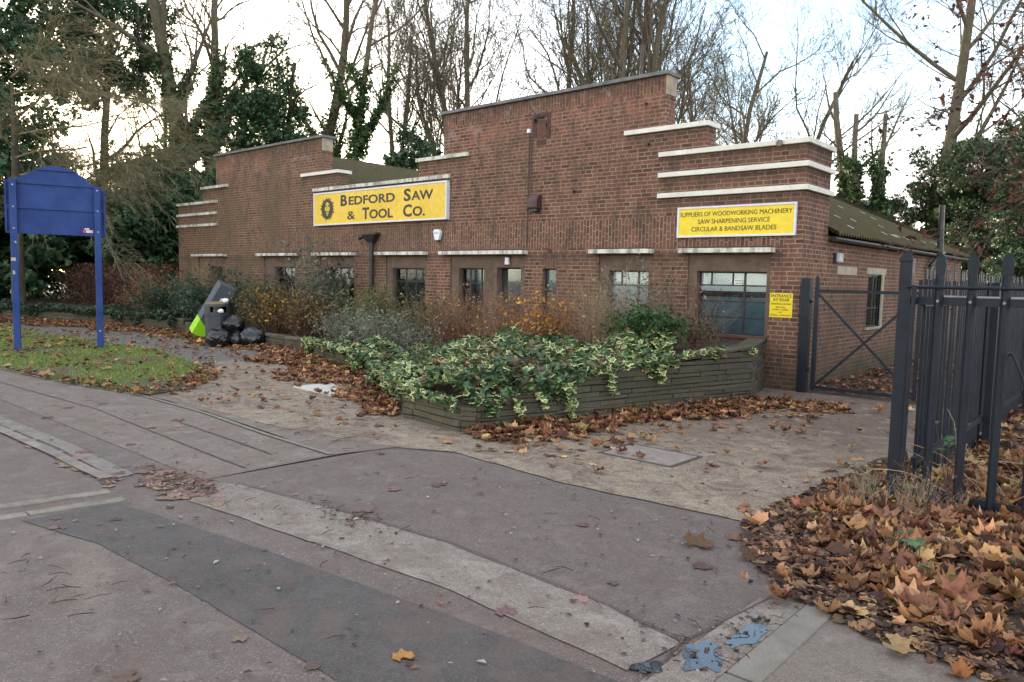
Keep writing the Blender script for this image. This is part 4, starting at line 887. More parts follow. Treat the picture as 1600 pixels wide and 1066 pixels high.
lathe([(.262, .9851), (.26, 1.0), (.20, 1.03), (.08, 1.045), (.001, 1.048)]).build('top', M['tan'], bn, smooth=True)
b = lathe([(.20, .76), (.20, .93)]); b.build('liner', M['bag'], bn)
r_h = Vector((math.cos(YAW), math.sin(YAW), 0))
def crumple(name, loc, rx, ry, rz, seed, mat, label, cat, knot=True, group=None, amp=.13):
    import bmesh
    from mathutils import noise as mn
    bm = bmesh.new(); bmesh.ops.create_icosphere(bm, subdivisions=5, radius=1)
    for v in bm.verts:
        p = v.co.copy(); sd = Vector((seed*3.1, seed*1.7, seed*.9)); w = 1+amp*.8*mn.fractal(p*1.3+sd, 1.0, 2, 2)
        rd = 1-abs(mn.noise(p*3.1+sd*2)); w += amp*.35*(rd-.6); w += .04*(1-abs(mn.noise(Vector((p.x*6, p.y*6, p.z*2.2))+sd)))-.03; w += .035*(1-abs(mn.noise(Vector((p.x*12, p.y*12, p.z*5))+sd)))+.02*mn.noise(p*22)
        v.co = Vector((p.x*rx*w, p.y*ry*w, p.z*rz*w)); v.co.z = max(v.co.z, -rz*.86)
        if knot and p.z > .86: v.co.z += (p.z-.86)*rz*1.9; v.co.x *= .45; v.co.y *= .45
    zmin = min(v.co.z for v in bm.verts)
    for v in bm.verts: v.co.z -= zmin
    me = bpy.data.meshes.new(name); bm.to_mesh(me); bm.free(); me.materials.append(mat); me.polygons.foreach_set('use_smooth', [True]*len(me.polygons))
    o = bpy.data.objects.new(name, me); o.location = loc; COL.objects.link(o); tag(o, label, cat, group); return o
G_ = 'black bin bags heaped round the litter bin'
crumple('bin_bag', (-12.15, -3.55, 0), .29, .29, .24, 1, M['bag'], 'shiny black bin bag against the foot of the litter bin', 'bin bag', group=G_)
crumple('bin_bag', (-11.60, -3.02, 0), .33, .30, .25, 2, M['bag'], 'largest black bin bag, rightmost of the heap beside the stone wall', 'bin bag', False, group=G_)
crumple('bin_bag', (-11.93, -3.22, 0), .17, .20, .20, 3, M['bag'], 'smallest black bin bag squeezed between two larger bags', 'bin bag', group=G_)
crumple('bin_bag', (-12.10, -3.22, .34), .26, .25, .21, 4, M['bag'], 'black bin bag lying on top of the heap', 'bin bag', False, group=G_)
crumple('paper_cup', (-12.34, -3.30, 1.03), .08, .07, .05, 7, M['paper'], 'crumpled white litter resting on the lid of the bin', 'litter', False, amp=.3)
crumple('paper_wrap', (-12.26, -3.46, .79), .07, .06, .045, 8, M['paper'], 'white wrapper poking out of the mouth of the bin', 'litter', False, amp=.3)
# leaning carton
ct = empty('carton', (-14.27, -3.12, .02)); tag(ct, 'tall grey carton with lime green foot leaning over the stone wall behind the bin', 'carton')
right = Vector((math.cos(YAW), math.sin(YAW), 0)); up0 = Vector((0, 0, 1)); til = R(31)
axu = (up0*math.cos(til)+right*math.sin(til)).normalized(); ca = (right*math.cos(til)-up0*math.sin(til)).normalized(); cbv = axu.cross(ca).normalized()
A = (ca*math.cos(R(38))+cbv*math.sin(R(38))); B = (-ca*math.sin(R(38))+cbv*math.cos(R(38)))
Wc, Dc, Hc = .40, .34, 1.62
def cpt(a_, b_, h_): return A*a_+B*b_+axu*h_
def cbox(a0, a1, b0, b1, h0, h1, mat, name, par):
    bb = MB(); bb.add([cpt(a, c, h) for h in (h0, h1) for a, c in ((a0, b0), (a1, b0), (a1, b1), (a0, b1))], [(0, 3, 2, 1), (4, 5, 6, 7), (0, 1, 5, 4), (1, 2, 6, 5), (2, 3, 7, 6), (3, 0, 4, 7)]); return bb.build(name, mat, par)
zoff = .16
ctb = cbox(-Wc/2, Wc/2, -Dc/2, Dc/2, zoff, Hc+zoff-.15, M['carton'], 'carton_body', ct)
for sb in (-1, 1):
    e_ = .002*sb
    for face in (0, 1):
        bb = MB()
        if face == 0: vs = [cpt(-Wc/2-.002, sb*(Dc/2+.003), zoff+.0), cpt(Wc/2+.002, sb*(Dc/2+.003), zoff+.0), cpt(Wc/2+.002, sb*(Dc/2+.003), zoff+.16), cpt(-Wc/2-.002, sb*(Dc/2+.003), zoff+.42)]
        else: vs = [cpt(sb*(Wc/2+.003), -Dc/2-.002, zoff), cpt(sb*(Wc/2+.003), Dc/2+.002, zoff), cpt(sb*(Wc/2+.003), Dc/2+.002, zoff+(.16 if sb > 0 else .42)), cpt(sb*(Wc/2+.003), -Dc/2-.002, zoff+(.16 if sb > 0 else .42))]
        bb.add(vs, [(0, 1, 2, 3)]); bb.build('green_print', M['lime'], ct)
bb = MB()
for h0, h1 in ((.55, .62), (.66, .82), (1.0, 1.05), (1.08, 1.3)):
    bb.add([cpt(-.02, -Dc/2-.004, h0), cpt(.02, -Dc/2-.004, h0), cpt(.02, -Dc/2-.004, h1), cpt(-.02, -Dc/2-.004, h1)], [(0, 1, 2, 3)])
bb.build('white_print', M['paper'], ct)

# ================================================================ TREES
def grow(seed, height, r, lv=4, lean=(0, 0), forks=1, spread=.55, up=.10, kids=(9, 6, 5, 4), start=.28, twig=.011, wig=.12, lenf=(.50, .55, .55, .5), droop=0.0):
    g = np.random.default_rng(seed); out = []; lev = []
    def br(p, d, L_, r_, l):
        n = (9, 6, 5, 4, 3)[l]; seg = L_/n; pts = [p]; ds = [d]; rs = [r_]; rend = max(twig*.7, r_*(.35 if l == 0 else .22))
        for k in range(n):
            d = d+g.normal(0, wig*(.55 if l == 0 else 1+.35*l), 3); d[2] += (up if l else up*.3)-droop*l*.5; d = d/np.linalg.norm(d)
            q = p+d*seg; r1 = max(twig*.6, r_+(rend-r_)*((k+1)/n)); out.append((*p, *q, rs[-1], r1)); lev.append(l); p = q; pts.append(p); ds.append(d); rs.append(r1)
        if l >= lv: return
        nk = kids[l] if l < len(kids) else 3
        for i in range(nk):
            t = start+(1-start)*(i+g.uniform(0, .8))/nk if l == 0 else .18+.82*(i+g.uniform(0, 1))/nk
            k = min(int(t*n), n-1); f = t*n-k; base = pts[k]*(1-f)+pts[k+1]*f; pd = ds[k+1]
            a = g.uniform(0, 2*np.pi); o1 = np.cross(pd, [0, 0, 1.] if abs(pd[2]) < .9 else [1., 0, 0]); o1 /= np.linalg.norm(o1); o2 = np.cross(pd, o1)
            sp = spread*g.uniform(.7, 1.5); nd = pd*math.cos(sp)+(o1*math.cos(a)+o2*math.sin(a))*math.sin(sp)
            ll = L_*lenf[l]*g.uniform(.65, 1.25)*(1.15-.55*t if l else 1.2-.6*t); br(base, nd/np.linalg.norm(nd), ll, max(twig, rs[k]*(1-f)*.55+rs[min(k+1, n)]*f*.5), l+1)
    for f in range(forks):
        d = np.array([lean[0]+(g.normal(0, .10) if forks > 1 else 0), lean[1]+(g.normal(0, .10) if forks > 1 else 0), 1.]); d /= np.linalg.norm(d)
        br(np.array([g.normal(0, .15)*(forks > 1), g.normal(0, .15)*(forks > 1), -.2]), d, height*(1 if f == 0 else g.uniform(.75, 1)), r*(1 if f == 0 else g.uniform(.6, .9)), 0)
    return np.array(out), np.array(lev)
def ivy_on(S, lev, zmax, n, seed, thick=.28, size=.15, zmin=0, cols=((.030, .062, .020), (.045, .085, .028), (.022, .045, .018), (.06, .10, .035))):
    g = np.random.default_rng(seed); idx = np.where((lev <= 1) & (S[:, 2] < zmax) & (S[:, 6] > .04))[0]
    L_ = np.linalg.norm(S[idx, 3:6]-S[idx, :3], axis=1); pk = g.choice(idx, n, p=L_/L_.sum()); t = g.uniform(0, 1, (n, 1))
    P = S[pk, :3]*(1-t)+S[pk, 3:6]*t; keep = P[:, 2] < zmax*g.uniform(.75, 1.05, n); P = P[keep]; pk = pk[keep]; m_ = len(P)
    d = g.normal(0, 1, (m_, 3)); d /= np.linalg.norm(d, axis=1, keepdims=True)
    rad = S[pk, 6:7]+thick*g.uniform(.1, 1, (m_, 1))*(1+.5*np.sin(P[:, 2:3]*2.3+seed)); P = P+d*rad
    return P, 1.5*palette(m_, cols, .25)
def leaf_obj(name, P, cols, size, mat, parent, tmpl=CLUMP, tilt=1.6, jit=.35):
    V, F, Mi, T = scatter(P, rotmats(len(P), tilt), size*np.clip(rng.normal(1, jit, len(P)), .4, 1.9), tmpl, cols)
    return np_mesh(name, V, F, mat, Mi, T, parent)
def bare_tree(name, x, y, label, seed, height=17, r=.22, ivy=0, ivyn=3000, cat='tree', group=None, mat='bark', **kw):
    S, lev = grow(seed, height, r, **kw); e = empty(name, (x, y, 0)); tag(e, label, cat, group)
    m_ = lev <= 0; segs_mesh('trunk', S[m_], M[mat], e, 8); segs_mesh('branches', S[(lev > 0) & (lev < 3)], M[mat], e, 5); 
    if (lev >= 3).any(): segs_mesh('twigs', S[lev >= 3], M[mat], e, 3)
    if ivy:
        P, c = ivy_on(S, lev, ivy, ivyn, seed); leaf_obj('ivy', P, c, .17, M['green'], e)
    return e
def crown_points(n, seed, shape, nclump=60, cr=.7):
    g = np.random.default_rng(seed); C = []
    while len(C) < nclump:
        p = g.uniform(-1, 1, 3); p[2] = (p[2]+1)/2
        if shape(p): C.append(p)
    C = np.array(C); return C, g
def evergreen(name, x, y, label, seed, h, w, n=9000, shape='cone', base=.06, cols=((.022, .050, .022), (.035, .070, .030), (.016, .036, .018), (.05, .085, .035)), size=.20, nclump=80, clr=.55, cat='tree', group=None, gap=None):
    sh = {'cone': lambda p: math.hypot(p[0], p[1]) < (1-.85*max(0, p[2]-.25)/.75)*(.75+.25*min(1, p[2]*5)), 'round': lambda p: p[0]**2+p[1]**2+(2*p[2]-1)**2 < 1, 'column': lambda p: math.hypot(p[0], p[1]) < .95-.3*p[2],
          'egg': lambda p: math.hypot(p[0], p[1]) < math.sqrt(max(0, 1-(max(0, p[2]-.4)/.6)**2))}[shape]
    C, g = crown_points(n, seed, sh, nclump); C = C*[w/2, w/2, h*(1-base)]+[0, 0, h*base]
    k = g.integers(0, len(C), n); csz = g.uniform(.6, 1.35, len(C)); D = g.normal(0, 1, (n, 3)); D /= np.linalg.norm(D, axis=1, keepdims=True)
    P = C[k]+D*(clr*csz[k]*g.uniform(.3, 1.0, n)**.6)[:, None]*[1, 1, .75]; P = P[P[:, 2] > .02]; k = k[:len(P)]
    # each clump has its own leaf tone
    tone = g.uniform(.65, 1.35, len(C)); cc = 1.85*palette(len(P), cols, .22)*tone[g.integers(0, len(C), len(P))][:, None]
    e = empty(name, (x, y, 0)); tag(e, label, cat, group)
    S, lev = grow(seed+50, h*.92, .06+h*.014, lv=2, kids=(12, 5), start=.1, spread=.9, twig=.02, lenf=(.28, .5)); segs_mesh('trunk', S, M['bark_dark'], e, 5)
    leaf_obj('crown', P, cc, size, M['green'], e); return e
def dup(o, x, y, rz, sc, label):
    c = copy_tree(o); c.location = (x, y, 0); c.rotation_euler = (0, 0, rz); c.scale = (sc, sc, sc); c['label'] = label; return c
GB = 'bare trees behind the building'
k3 = dict(kids=(11, 7, 6, 5), spread=.5)
t1 = bare_tree('bare_tree', -25.4, 9.5, 'leaning bare tree with a thick coat of ivy right of the left gable', 21, 16, .26, 11.5, 9000, group=GB, lean=(.10, .07), kids=(6, 6, 5, 4), start=.5, spread=.6)
t2 = bare_tree('bare_tree', -30.0, 17.5, 'slender bare tree with several stems above the low middle roof', 22, 17, .20, 0, group=GB, forks=3, lv=4, kids=(8, 6, 5, 4), start=.25, spread=.42)
t3 = bare_tree('bare_tree', -25.5, 18.4, 'bare tree with arching limbs just left of the tall brick gable', 23, 18, .24, 4.5, 1500, group=GB, forks=2, lean=(-.06, 0), start=.2, **k3)
t4 = bare_tree('bare_tree', -24.6, 23.6, 'bare twin stemmed tree rising behind the middle of the tall gable', 24, 20, .30, 0, group=GB, forks=2, lean=(.05, 0), start=.3, **k3)
t5 = bare_tree('bare_tree', -18.9, 23.3, 'thickest bare tree with upright trunks behind the right end of the tall gable', 25, 21, .42, 0, group=GB, forks=4, lean=(.02, 0), start=.32, kids=(8, 7, 5, 4), spread=.45)
t6 = bare_tree('bare_tree', -16.6, 27.9, 'bare tree with a bushy head right of the roof post', 26, 19, .28, 0, group=GB, forks=2, start=.25, **k3)
dup(t4, -27.8, 20.5, 2.1, .95, 'bare tree with crowded limbs behind the left half of the tall gable')
dup(t2, -21.5, 24.5, 1.2, 1.1, 'slim bare tree between the two thickest trunks behind the tall gable')
dup(t6, -14.8, 33.5, 1.9, .82, 'shorter bare tree above the right stepped parapet')
dup(t4, -23.4, 40.4, .7, .95, 'distant bare tree just right of the tall gable')
bt7 = bare_tree('bare_tree', -34.8, 6.6, 'tall ivy clad tree with its trunk leaning left, second left of the conical evergreen', 31, 21, .50, 12.5, 12000, group=GB, forks=1, lean=(-.05, -.045), start=.3, kids=(9, 6, 5, 4), spread=.6)
bare_tree('bare_tree', -35.9, 8.2, 'ivy clad tree with a straight trunk directly left of the conical evergreen', 32, 20, .45, 13, 11000, group=GB, lean=(.0, 0), start=.4, kids=(9, 6, 5, 4), spread=.6)
bare_tree('bare_tree', -44.0, 13, 'bare tree in the bright gap left of the ivy clad trees', 33, 17, .24, 5, 2500, group=GB, start=.3, kids=(10, 6, 5, 4), spread=.6)
dup(bt7, -39.9, 17.5, 1.3, 1.0, 'ivy clad tree behind the conical evergreen')
bare_tree('bare_tree', -43.0, 8.6, 'slim dark ivy covered tree in the bright gap beside the low sun', 34, 14, .22, 8.5, 3800, group=GB, start=.3, kids=(9, 6, 5, 4), spread=.6)
# pollards at the right
S1 = bare_tree('pollard_tree', -6.0, 23.9, 'lopped tree with three stub limbs and an ivy base beyond the side roof', 41, 11.0, .33, 7.4, 12000, forks=3, lv=3, kids=(2, 4, 5), start=.6, spread=.6, group=None, wig=.06)
S2 = bare_tree('bare_tree', -5.2, 30.0, 'tall pale leaning tree with long side boughs right of the lopped tree', 42, 20, .38, 8.0, 8000, lean=(.10, .0), start=.25, kids=(12, 6, 5, 4), spread=.65, wig=.05)
S3 = bare_tree('bare_tree', -1.2, 36, 'bare tree behind the evergreens at the far right', 43, 18, .25, 0, start=.2, **k3)
GE = 'evergreens screening the site'
ev1 = evergreen('evergreen_tree', -30.0, 8.2, 'tall conical evergreen behind the left gable', 51, 13.4, 4.6, 60000, 'egg', group=GE, nclump=330, clr=.70, size=.13)
ev2 = evergreen('evergreen_tree', -24.5, 13.0, 'small bushy evergreen above the mossy middle roof', 52, 9.2, 4.4, 12000, 'egg', group=GE, cols=((.030, .060, .030), (.045, .080, .040), (.022, .045, .025), (.06, .09, .045)), nclump=90, size=.18)
ev3 = evergreen('evergreen_tree', -34.5, -4.0, 'huge dark evergreen behind the blue board', 53, 17, 9.5, 44000, 'egg', group=GE, nclump=300, clr=.9, size=.20)
dup(ev3, -43.5, -1.5, 2.2, .8, 'dark evergreen left of the bright gap in the trees')
evergreen('evergreen_tree', -41.0, 4.2, 'tall evergreen whose raised crown hangs over the bright gap', 57, 19, 8.5, 24000, 'round', group=GE, nclump=190, clr=.8, size=.19, base=.55)
dup(ev3, -38.5, -9.0, 4.0, .95, 'dark evergreen at the left edge of the picture')
ev4 = evergreen('evergreen_tree', -29.2, 2.9, 'low dark evergreen beside the left end of the building', 54, 5.6, 6.0, 20000, 'round', group=GE, nclump=190, clr=.7, size=.17, base=-.02)
dup(ev4, -32.5, 5.5, 1.1, 1.15, 'rounded dark evergreen under the ivy clad trees')
dup(ev4, -30.6, 6.6, 3.0, 1.15, 'low evergreen at the foot of the conical evergreen')
dup(ev4, -36.5, -1.5, 2.4, 1.0, 'low dark evergreen behind the brown hedge')
dup(ev4, -27.0, 6.0, 3.4, 1.0, 'low dark evergreen just behind the left gable corner')
dup(ev4, -36.5, 3.5, 5.2, 1.0, 'low dark evergreen in the thicket under the bright gap')
dup(ev4, -31.6, 4.6, 4.4, 1.35, 'dark evergreen filling the thicket between the bright gap and the left gable')
for k, (x, y, s, l) in enumerate([(-4.6, 31.0, .9, 'ivy choked evergreen below the leaning pale tree'), (-2.6, 28.6, .95, 'broad ivy choked evergreen right of the leaning pale tree'), (.0, 26.5, .9, 'ivy choked evergreen at the right edge of the picture'), (-8.0, 34.5, .72, 'low evergreen just beyond the end of the side roof'), (-2.6, 39.0, 1.25, 'farther evergreen filling the gap between the ivy choked ones'), (2.2, 27.0, 1.0, 'evergreen outermost on the right')]):
    if k == 0: ev5 = evergreen('ivy_tree', x, y, l, 55, 9.0, 4.4, 30000, 'column', group='ivy choked trees at the right', nclump=130, clr=.58, size=.12, cols=((.030, .055, .026), (.045, .075, .035), (.02, .04, .02), (.07, .085, .04)))
    else: dup(ev5, x, y, k*1.3, s, l)
dup(ev5, -6.1, 24.8, 2.2, .62, 'low ivy mound at the foot of the lopped tree'); dup(ev5, -7.3, 31.5, 4.2, .72, 'ivy choked bush between the lopped tree and the leaning pale tree')
for k, (x, y, s, l) in enumerate([(-10.5, 44, .9, 'distant evergreen left of the lopped tree'), (-45, 30, 1.3, 'distant evergreen in the far left wood'), (-60, 12, 1.5, 'farthest evergreen low under the sun')]): dup(ev4, x, y, k*2.1, s, l)

# drooping pale branched thorn tree at the far left foreground
def droopy():
    g = np.random.default_rng(77); S = []; 
    def add(p, d, L_, r_, l):
        n = 7 if l < 2 else 5
        for k in range(n):
            d = d+g.normal(0, .07, 3)+np.array([0, 0, -.016]); d /= np.linalg.norm(d); q = p+d*L_/n; r1 = max(.0045, r_*.80); S.append((*p, *q, r_, r1)); 
            if l < 4:
                for _ in range((2, 2, 1, 1)[l]):
                    if g.uniform() < (.9, .72, .8, .6)[l]:
                        nd = d+g.normal(0, .34, 3); nd /= np.linalg.norm(nd); add(q, nd, L_*g.uniform(.36, .58), max(.005, r1*.55), l+1)
            p = q; r_ = r1
    for z, yaw_, pitch, L_ in ((4.2, .6, .10, 4.6), (4.4, .15, .18, 4.6), (5.0, .75, .12, 4.6), (5.6, .3, .20, 4.4), (6.4, .9, .2, 4.2), (7.0, .1, .25, 4.2), (7.8, .6, .25, 4.0), (8.4, .3, .3, 3.6), (6.0, -.5, .2, 4.0)):
        d = np.array([math.cos(yaw_)*math.cos(pitch), math.sin(yaw_)*math.cos(pitch), math.sin(pitch)]); add(np.array([0, 0, z]), d, L_, .07, 0)
    S = np.array(S); return S
e = empty('thorn_tree', (-26.6, -3.6, 0)); tag(e, 'pale twiggy tree with drooping branches over the blue board', 'tree')
S = droopy(); segs_mesh('branches', S, bark('pale twig bark', (.30, .26, .16), .4), e, 3)
segs_mesh('trunk', np.array([(0, 0, 0, .05, 0, 3, .24, .19), (.05, 0, 3, 0, .05, 6, .19, .12), (0, .05, 6, 0, 0, 8.2, .12, .05)]), M['bark_dark'], e, 9)

# beech boughs with brown leaves entering from the right
e = empty('beech_tree', (6.6, 1.5, 0)); tag(e, 'beech boughs holding dry brown leaves at the top right corner', 'tree')
g = np.random.default_rng(91); S = []; LP = []
def bough(p, d, L_, r_, l):
    n = 8 if l == 0 else 5
    for k in range(n):
        d = d+g.normal(0, .10, 3)+np.array([0, 0, -.012*l]); d /= np.linalg.norm(d); q = p+d*L_/n; r1 = max(.004, r_*.80); S.append((*p, *q, r_, r1))
        if l < 3:
            for _ in range(2):
                if g.uniform() < .72: nd = d+g.normal(0, .45, 3); nd /= np.linalg.norm(nd); bough(q, nd, L_*g.uniform(.35, .55), r1*.55, l+1)
        if l >= 2 and g.uniform() < .10:
            for _ in range(g.integers(3, 8)): LP.append(q+g.normal(0, .07, 3)+[0, 0, -.06])
        p = q; r_ = r1
for z, tgt in ((6.0, (-5.6, 2.2, 6.3)), (7.0, (-4.6, 1.6, 8.0)), (5.6, (-4.2, 3.5, 5.3)), (5.0, (-4.8, 3.5, 4.2)), (7.6, (-3.4, 1.2, 8.8)), (6.2, (-3.4, .4, 6.6))):
    p = np.array([0, 0, z-1.2]); d = np.array(tgt)-p; L_ = np.linalg.norm(d); bough(p, d/L_, L_*.82, .055, 0)
segs_mesh('boughs', np.array(S), M['bark'], e, 4)
segs_mesh('trunk', np.array([(0, 0, 0, .05, 0, 4, .22, .17), (.05, 0, 4, 0, 0, 7.5, .17, .08)]), M['bark'], e, 10)
LP = np.array(LP); leaf_obj('dry_leaves', LP, palette(len(LP), ((.13, .05, .035), (.17, .075, .04), (.10, .04, .03)), .2), .10, M['leaf'], e, SIMPLE, 1.57)

# ================================================================ HEDGES AND SHRUBS
def shrub(name, x, y, z, w, d, h, label, seed, stems=40, leaves=900, lsize=.05, cols=((.05, .08, .03),), scol=(.09, .06, .04), lean=.3, cat='shrub', mat='green', tmpl=SIMPLE, low=.1, sr=.006, group=None, branchy=2, wisp=0):
    g = np.random.default_rng(seed); e = empty(name, (x, y, z)); tag(e, label, cat, group); S = []; LP = []
    for k in range(stems):
        bx, by = g.normal(0, w*.16), g.normal(0, d*.16); dr = np.array([g.normal(0, lean)*w, g.normal(0, lean)*d, 1.0]); dr /= np.linalg.norm(dr)
        L_ = h*g.uniform(.6, 1.08); p = np.array([bx, by, 0.]); n = 6; r_ = sr*g.uniform(.8, 1.5)
        for i in range(n):
            dr = dr+g.normal(0, .10, 3); dr /= np.linalg.norm(dr); q = p+dr*L_/n; S.append((*p, *q, r_, r_*.82)); 
            if i >= 1:
                for _ in range(branchy):
                    nd = dr+g.normal(0, .5, 3); nd /= np.linalg.norm(nd); q2 = q+nd*L_*.22*g.uniform(.5, 1.3); S.append((*q, *q2, r_*.6, r_*.35)); LP += [q2, q+(q2-q)*.6]
                LP.append(q)
            p = q; r_ *= .82
    S = np.array(S); LP = np.array(LP); sc_ = palette(len(S), (scol,), .25); segs_mesh('stems', S, M['stem'], e, 3, np.clip(sc_*1.9, 0, .6))
    if leaves:
        P = LP[g.integers(0, len(LP), leaves)]+g.normal(0, .045, (leaves, 3)); P = P[P[:, 2] > low*h]
        leaf_obj('foliage', P, palette(len(P), cols, .25), lsize, M[mat], e, tmpl, 1.5)
    return e
# brown hedge
def hedge(name, x0, x1, y0, y1, z0, z1, n, cols, label, size=.07):
    g = np.random.default_rng(int(abs(x0)*7)); P = np.c_[g.uniform(x0, x1, n), g.uniform(y0, y1, n), z0+(z1-z0)*g.uniform(0, 1, n)**.8]
    top = z1+.18*np.sin(P[:, 0]*1.3)+.10*np.sin(P[:, 0]*3.7+1); P = P[P[:, 2] < top-.1*g.uniform(0, 1, n)]
    e = empty(name, ((x0+x1)/2, (y0+y1)/2, 0)); tag(e, label, 'hedge'); P -= [(x0+x1)/2, (y0+y1)/2, 0]
    leaf_obj('foliage', P, palette(len(P), cols, .25), size, M['leaf'], e, SIMPLE, 1.6)
    S = []
    for k in range(500):
        p = np.array([g.uniform(x0, x1)-(x0+x1)/2, g.uniform(y0, y1)-(y0+y1)/2, g.uniform(z0, z1*.5)]); q = p+[g.normal(0, .25), g.normal(0, .2), g.uniform(.5, 1.0)]; S.append((*p, *q, .012, .005))
    segs_mesh('twigs', S, M['stem'], e, 3, palette(len(S), ((.075, .045, .035),), .2)); return e
hedge('beech_hedge', -30.5, -22.6, -1.2, .6, .3, 2.0, 17000, ((.095, .042, .032), (.13, .062, .045), (.07, .034, .028), (.16, .09, .05)), 'reddish brown hedge behind the posts of the blue board')
shrub('rust_shrub', -20.6, -1.3, .3, 2.4, 1.4, 1.45, 'rust brown shrub with tall straw stems left of the green shrub', 101, 120, 5200, .06, ((.17, .065, .035), (.22, .10, .045), (.12, .05, .03), (.26, .15, .055)), (.17, .11, .06), .35, mat='leaf')
shrub('dry_grass_clump', -18.6, -.6, .3, 1.6, .8, 1.9, 'tall straw coloured stems against the left end of the brick wall', 102, 70, 0, .05, scol=(.20, .13, .07), lean=.08, sr=.005, cat='dry plant')
shrub('green_shrub', -16.6, -1.5, .3, 2.4, 1.5, 1.45, 'blue green shrub behind the leaning carton', 103, 110, 9500, .075, ((.035, .075, .045), (.05, .10, .06), (.028, .055, .035), (.07, .12, .07)), (.07, .06, .04), .38)
shrub('green_shrub', -19.0, -2.0, .3, 1.4, 1.0, 1.0, 'low dark green shrub between the rusty shrub and the carton', 104, 60, 3500, .07, ((.030, .065, .035), (.04, .08, .045)), (.07, .06, .04), .4)
shrub('olive_shrub', -14.1, -1.2, .25, 2.0, 1.2, 1.20, 'olive green shrub under the second canopy from the left', 105, 100, 7000, .06, ((.085, .10, .03), (.06, .085, .03), (.10, .12, .035)), (.10, .08, .045), .35)
shrub('golden_shrub', -12.7, -1.8, .25, 1.7, 1.1, 1.05, 'shrub with scattered golden leaves behind the bin bags', 106, 90, 3600, .07, ((.42, .26, .03), (.30, .18, .03), (.16, .10, .03), (.12, .05, .025), (.08, .08, .03)), (.10, .055, .04), .35)
shrub('golden_shrub', -11.2, -1.8, .25, 1.6, 1.1, .95, 'maroon twigged shrub with few golden leaves in front of the rainwater pipe', 107, 110, 3000, .06, ((.07, .035, .025), (.10, .05, .03), (.30, .2, .03), (.06, .07, .03)), (.085, .045, .035), .35)
shrub('grey_leaved_shrub', -11.75, -.9, .25, 1.3, .9, 2.05, 'taller sparse grey leaved shrub in front of the window left of the rainwater pipe', 108, 34, 1100, .10, ((.10, .13, .09), (.08, .11, .07), (.14, .16, .12)), (.12, .10, .07), .28)
shrub('grey_leaved_shrub', -12.6, -.8, .25, 1.1, .8, 1.9, 'sparse grey leaved shrub at the left edge of the third window from the left', 118, 26, 700, .10, ((.10, .13, .09), (.08, .11, .07), (.14, .16, .12)), (.12, .10, .07), .28)
shrub('feathery_shrub', -9.2, -1.4, .25, 1.9, 1.1, 1.15, 'feathery yellow green shrub below the canopy left of the alarm box', 109, 120, 5200, .055, ((.11, .14, .035), (.08, .11, .03), (.15, .14, .04)), (.12, .11, .05), .28)
shrub('feathery_shrub', -7.5, -1.3, .25, 1.4, 1.0, 1.05, 'feathery olive shrub under the left half of the long canopy', 110, 90, 3000, .055, ((.10, .12, .035), (.16, .13, .04), (.07, .09, .03)), (.12, .09, .05), .28)
shrub('silver_shrub', -8.9, -2.3, .22, 2.2, 1.3, .85, 'low silvery shrub in the middle of the planter behind the ivy', 111, 100, 4200, .05, ((.15, .18, .12), (.11, .14, .09), (.20, .21, .15)), (.14, .12, .09), .45)
shrub('silver_shrub', -6.9, -2.9, .22, 2.2, 1.3, .80, 'low silvery shrub right behind the loose grey slab', 112, 100, 4200, .05, ((.15, .18, .12), (.11, .14, .09), (.20, .21, .15)), (.14, .12, .09), .45)
BR = (.13, .075, .055)
shrub('brown_twig_shrub', -6.1, -1.6, .25, 1.8, 1.2, 1.15, 'dense brown twigs with orange leaves under the right end of the long canopy', 113, 200, 900, .055, ((.45, .22, .03), (.38, .15, .03), (.5, .3, .05), (.12, .10, .04)), BR, .22, sr=.0055)
shrub('brown_twig_shrub', -4.85, -1.7, .28, 1.5, 1.2, 1.12, 'brown twigs with few orange leaves in front of the narrow window', 114, 200, 500, .055, ((.45, .22, .03), (.5, .3, .05)), (.145, .095, .07), .2, sr=.005)
shrub('orange_leaved_shrub', -3.75, -2.0, .32, 1.5, 1.1, 1.1, 'shrub with the brightest orange leaves at the middle of the planter', 115, 120, 1700, .06, ((.50, .24, .025), (.42, .17, .02), (.55, .33, .04), (.14, .06, .03)), BR, .26, sr=.005)
shrub('dry_grass_clump', -3.0, -1.1, .5, 1.3, .8, 1.15, 'pale straw stalks in front of the window left of the large right one', 116, 190, 500, .05, ((.26, .20, .12),), (.22, .17, .11), .12, sr=.004, branchy=1, cat='dry plant')
shrub('grey_leaved_shrub', -2.35, -1.0, .60, .9, .8, 1.35, 'small grey green bush between the two right windows', 117, 50, 1100, .05, ((.12, .13, .08), (.18, .15, .10)), (.14, .11, .08), .3)
shrub('dark_green_bush', -1.55, -2.1, .62, 1.1, 1.0, .62, 'rounded bright green bush in front of the large right window', 119, 110, 7000, .06, ((.035, .095, .022), (.05, .12, .03), (.025, .07, .02)), (.06, .06, .03), .42)
shrub('dead_flower_clump', -1.35, -.8, .70, .9, .7, 1.0, 'thin reddish dry stems across the large right window', 120, 34, 260, .05, ((.20, .10, .06), (.24, .17, .11)), (.15, .085, .065), .3, sr=.0035, cat='dry plant')
shrub('dead_flower_clump', -.9, -1.6, .70, .9, .9, .5, 'short brown dead stems at the right end of the planter', 121, 60, 700, .05, ((.09, .06, .035), (.07, .08, .03)), (.11, .075, .05), .4, sr=.004, cat='dry plant')
shrub('green_bush', -3.3, -4.6, .26, 1.5, 1.2, .50, 'low leafy bush smothered by ivy at the left front of the planter', 122, 90, 5200, .045, ((.045, .080, .028), (.06, .10, .03), (.08, .07, .03)), (.08, .06, .04), .55)
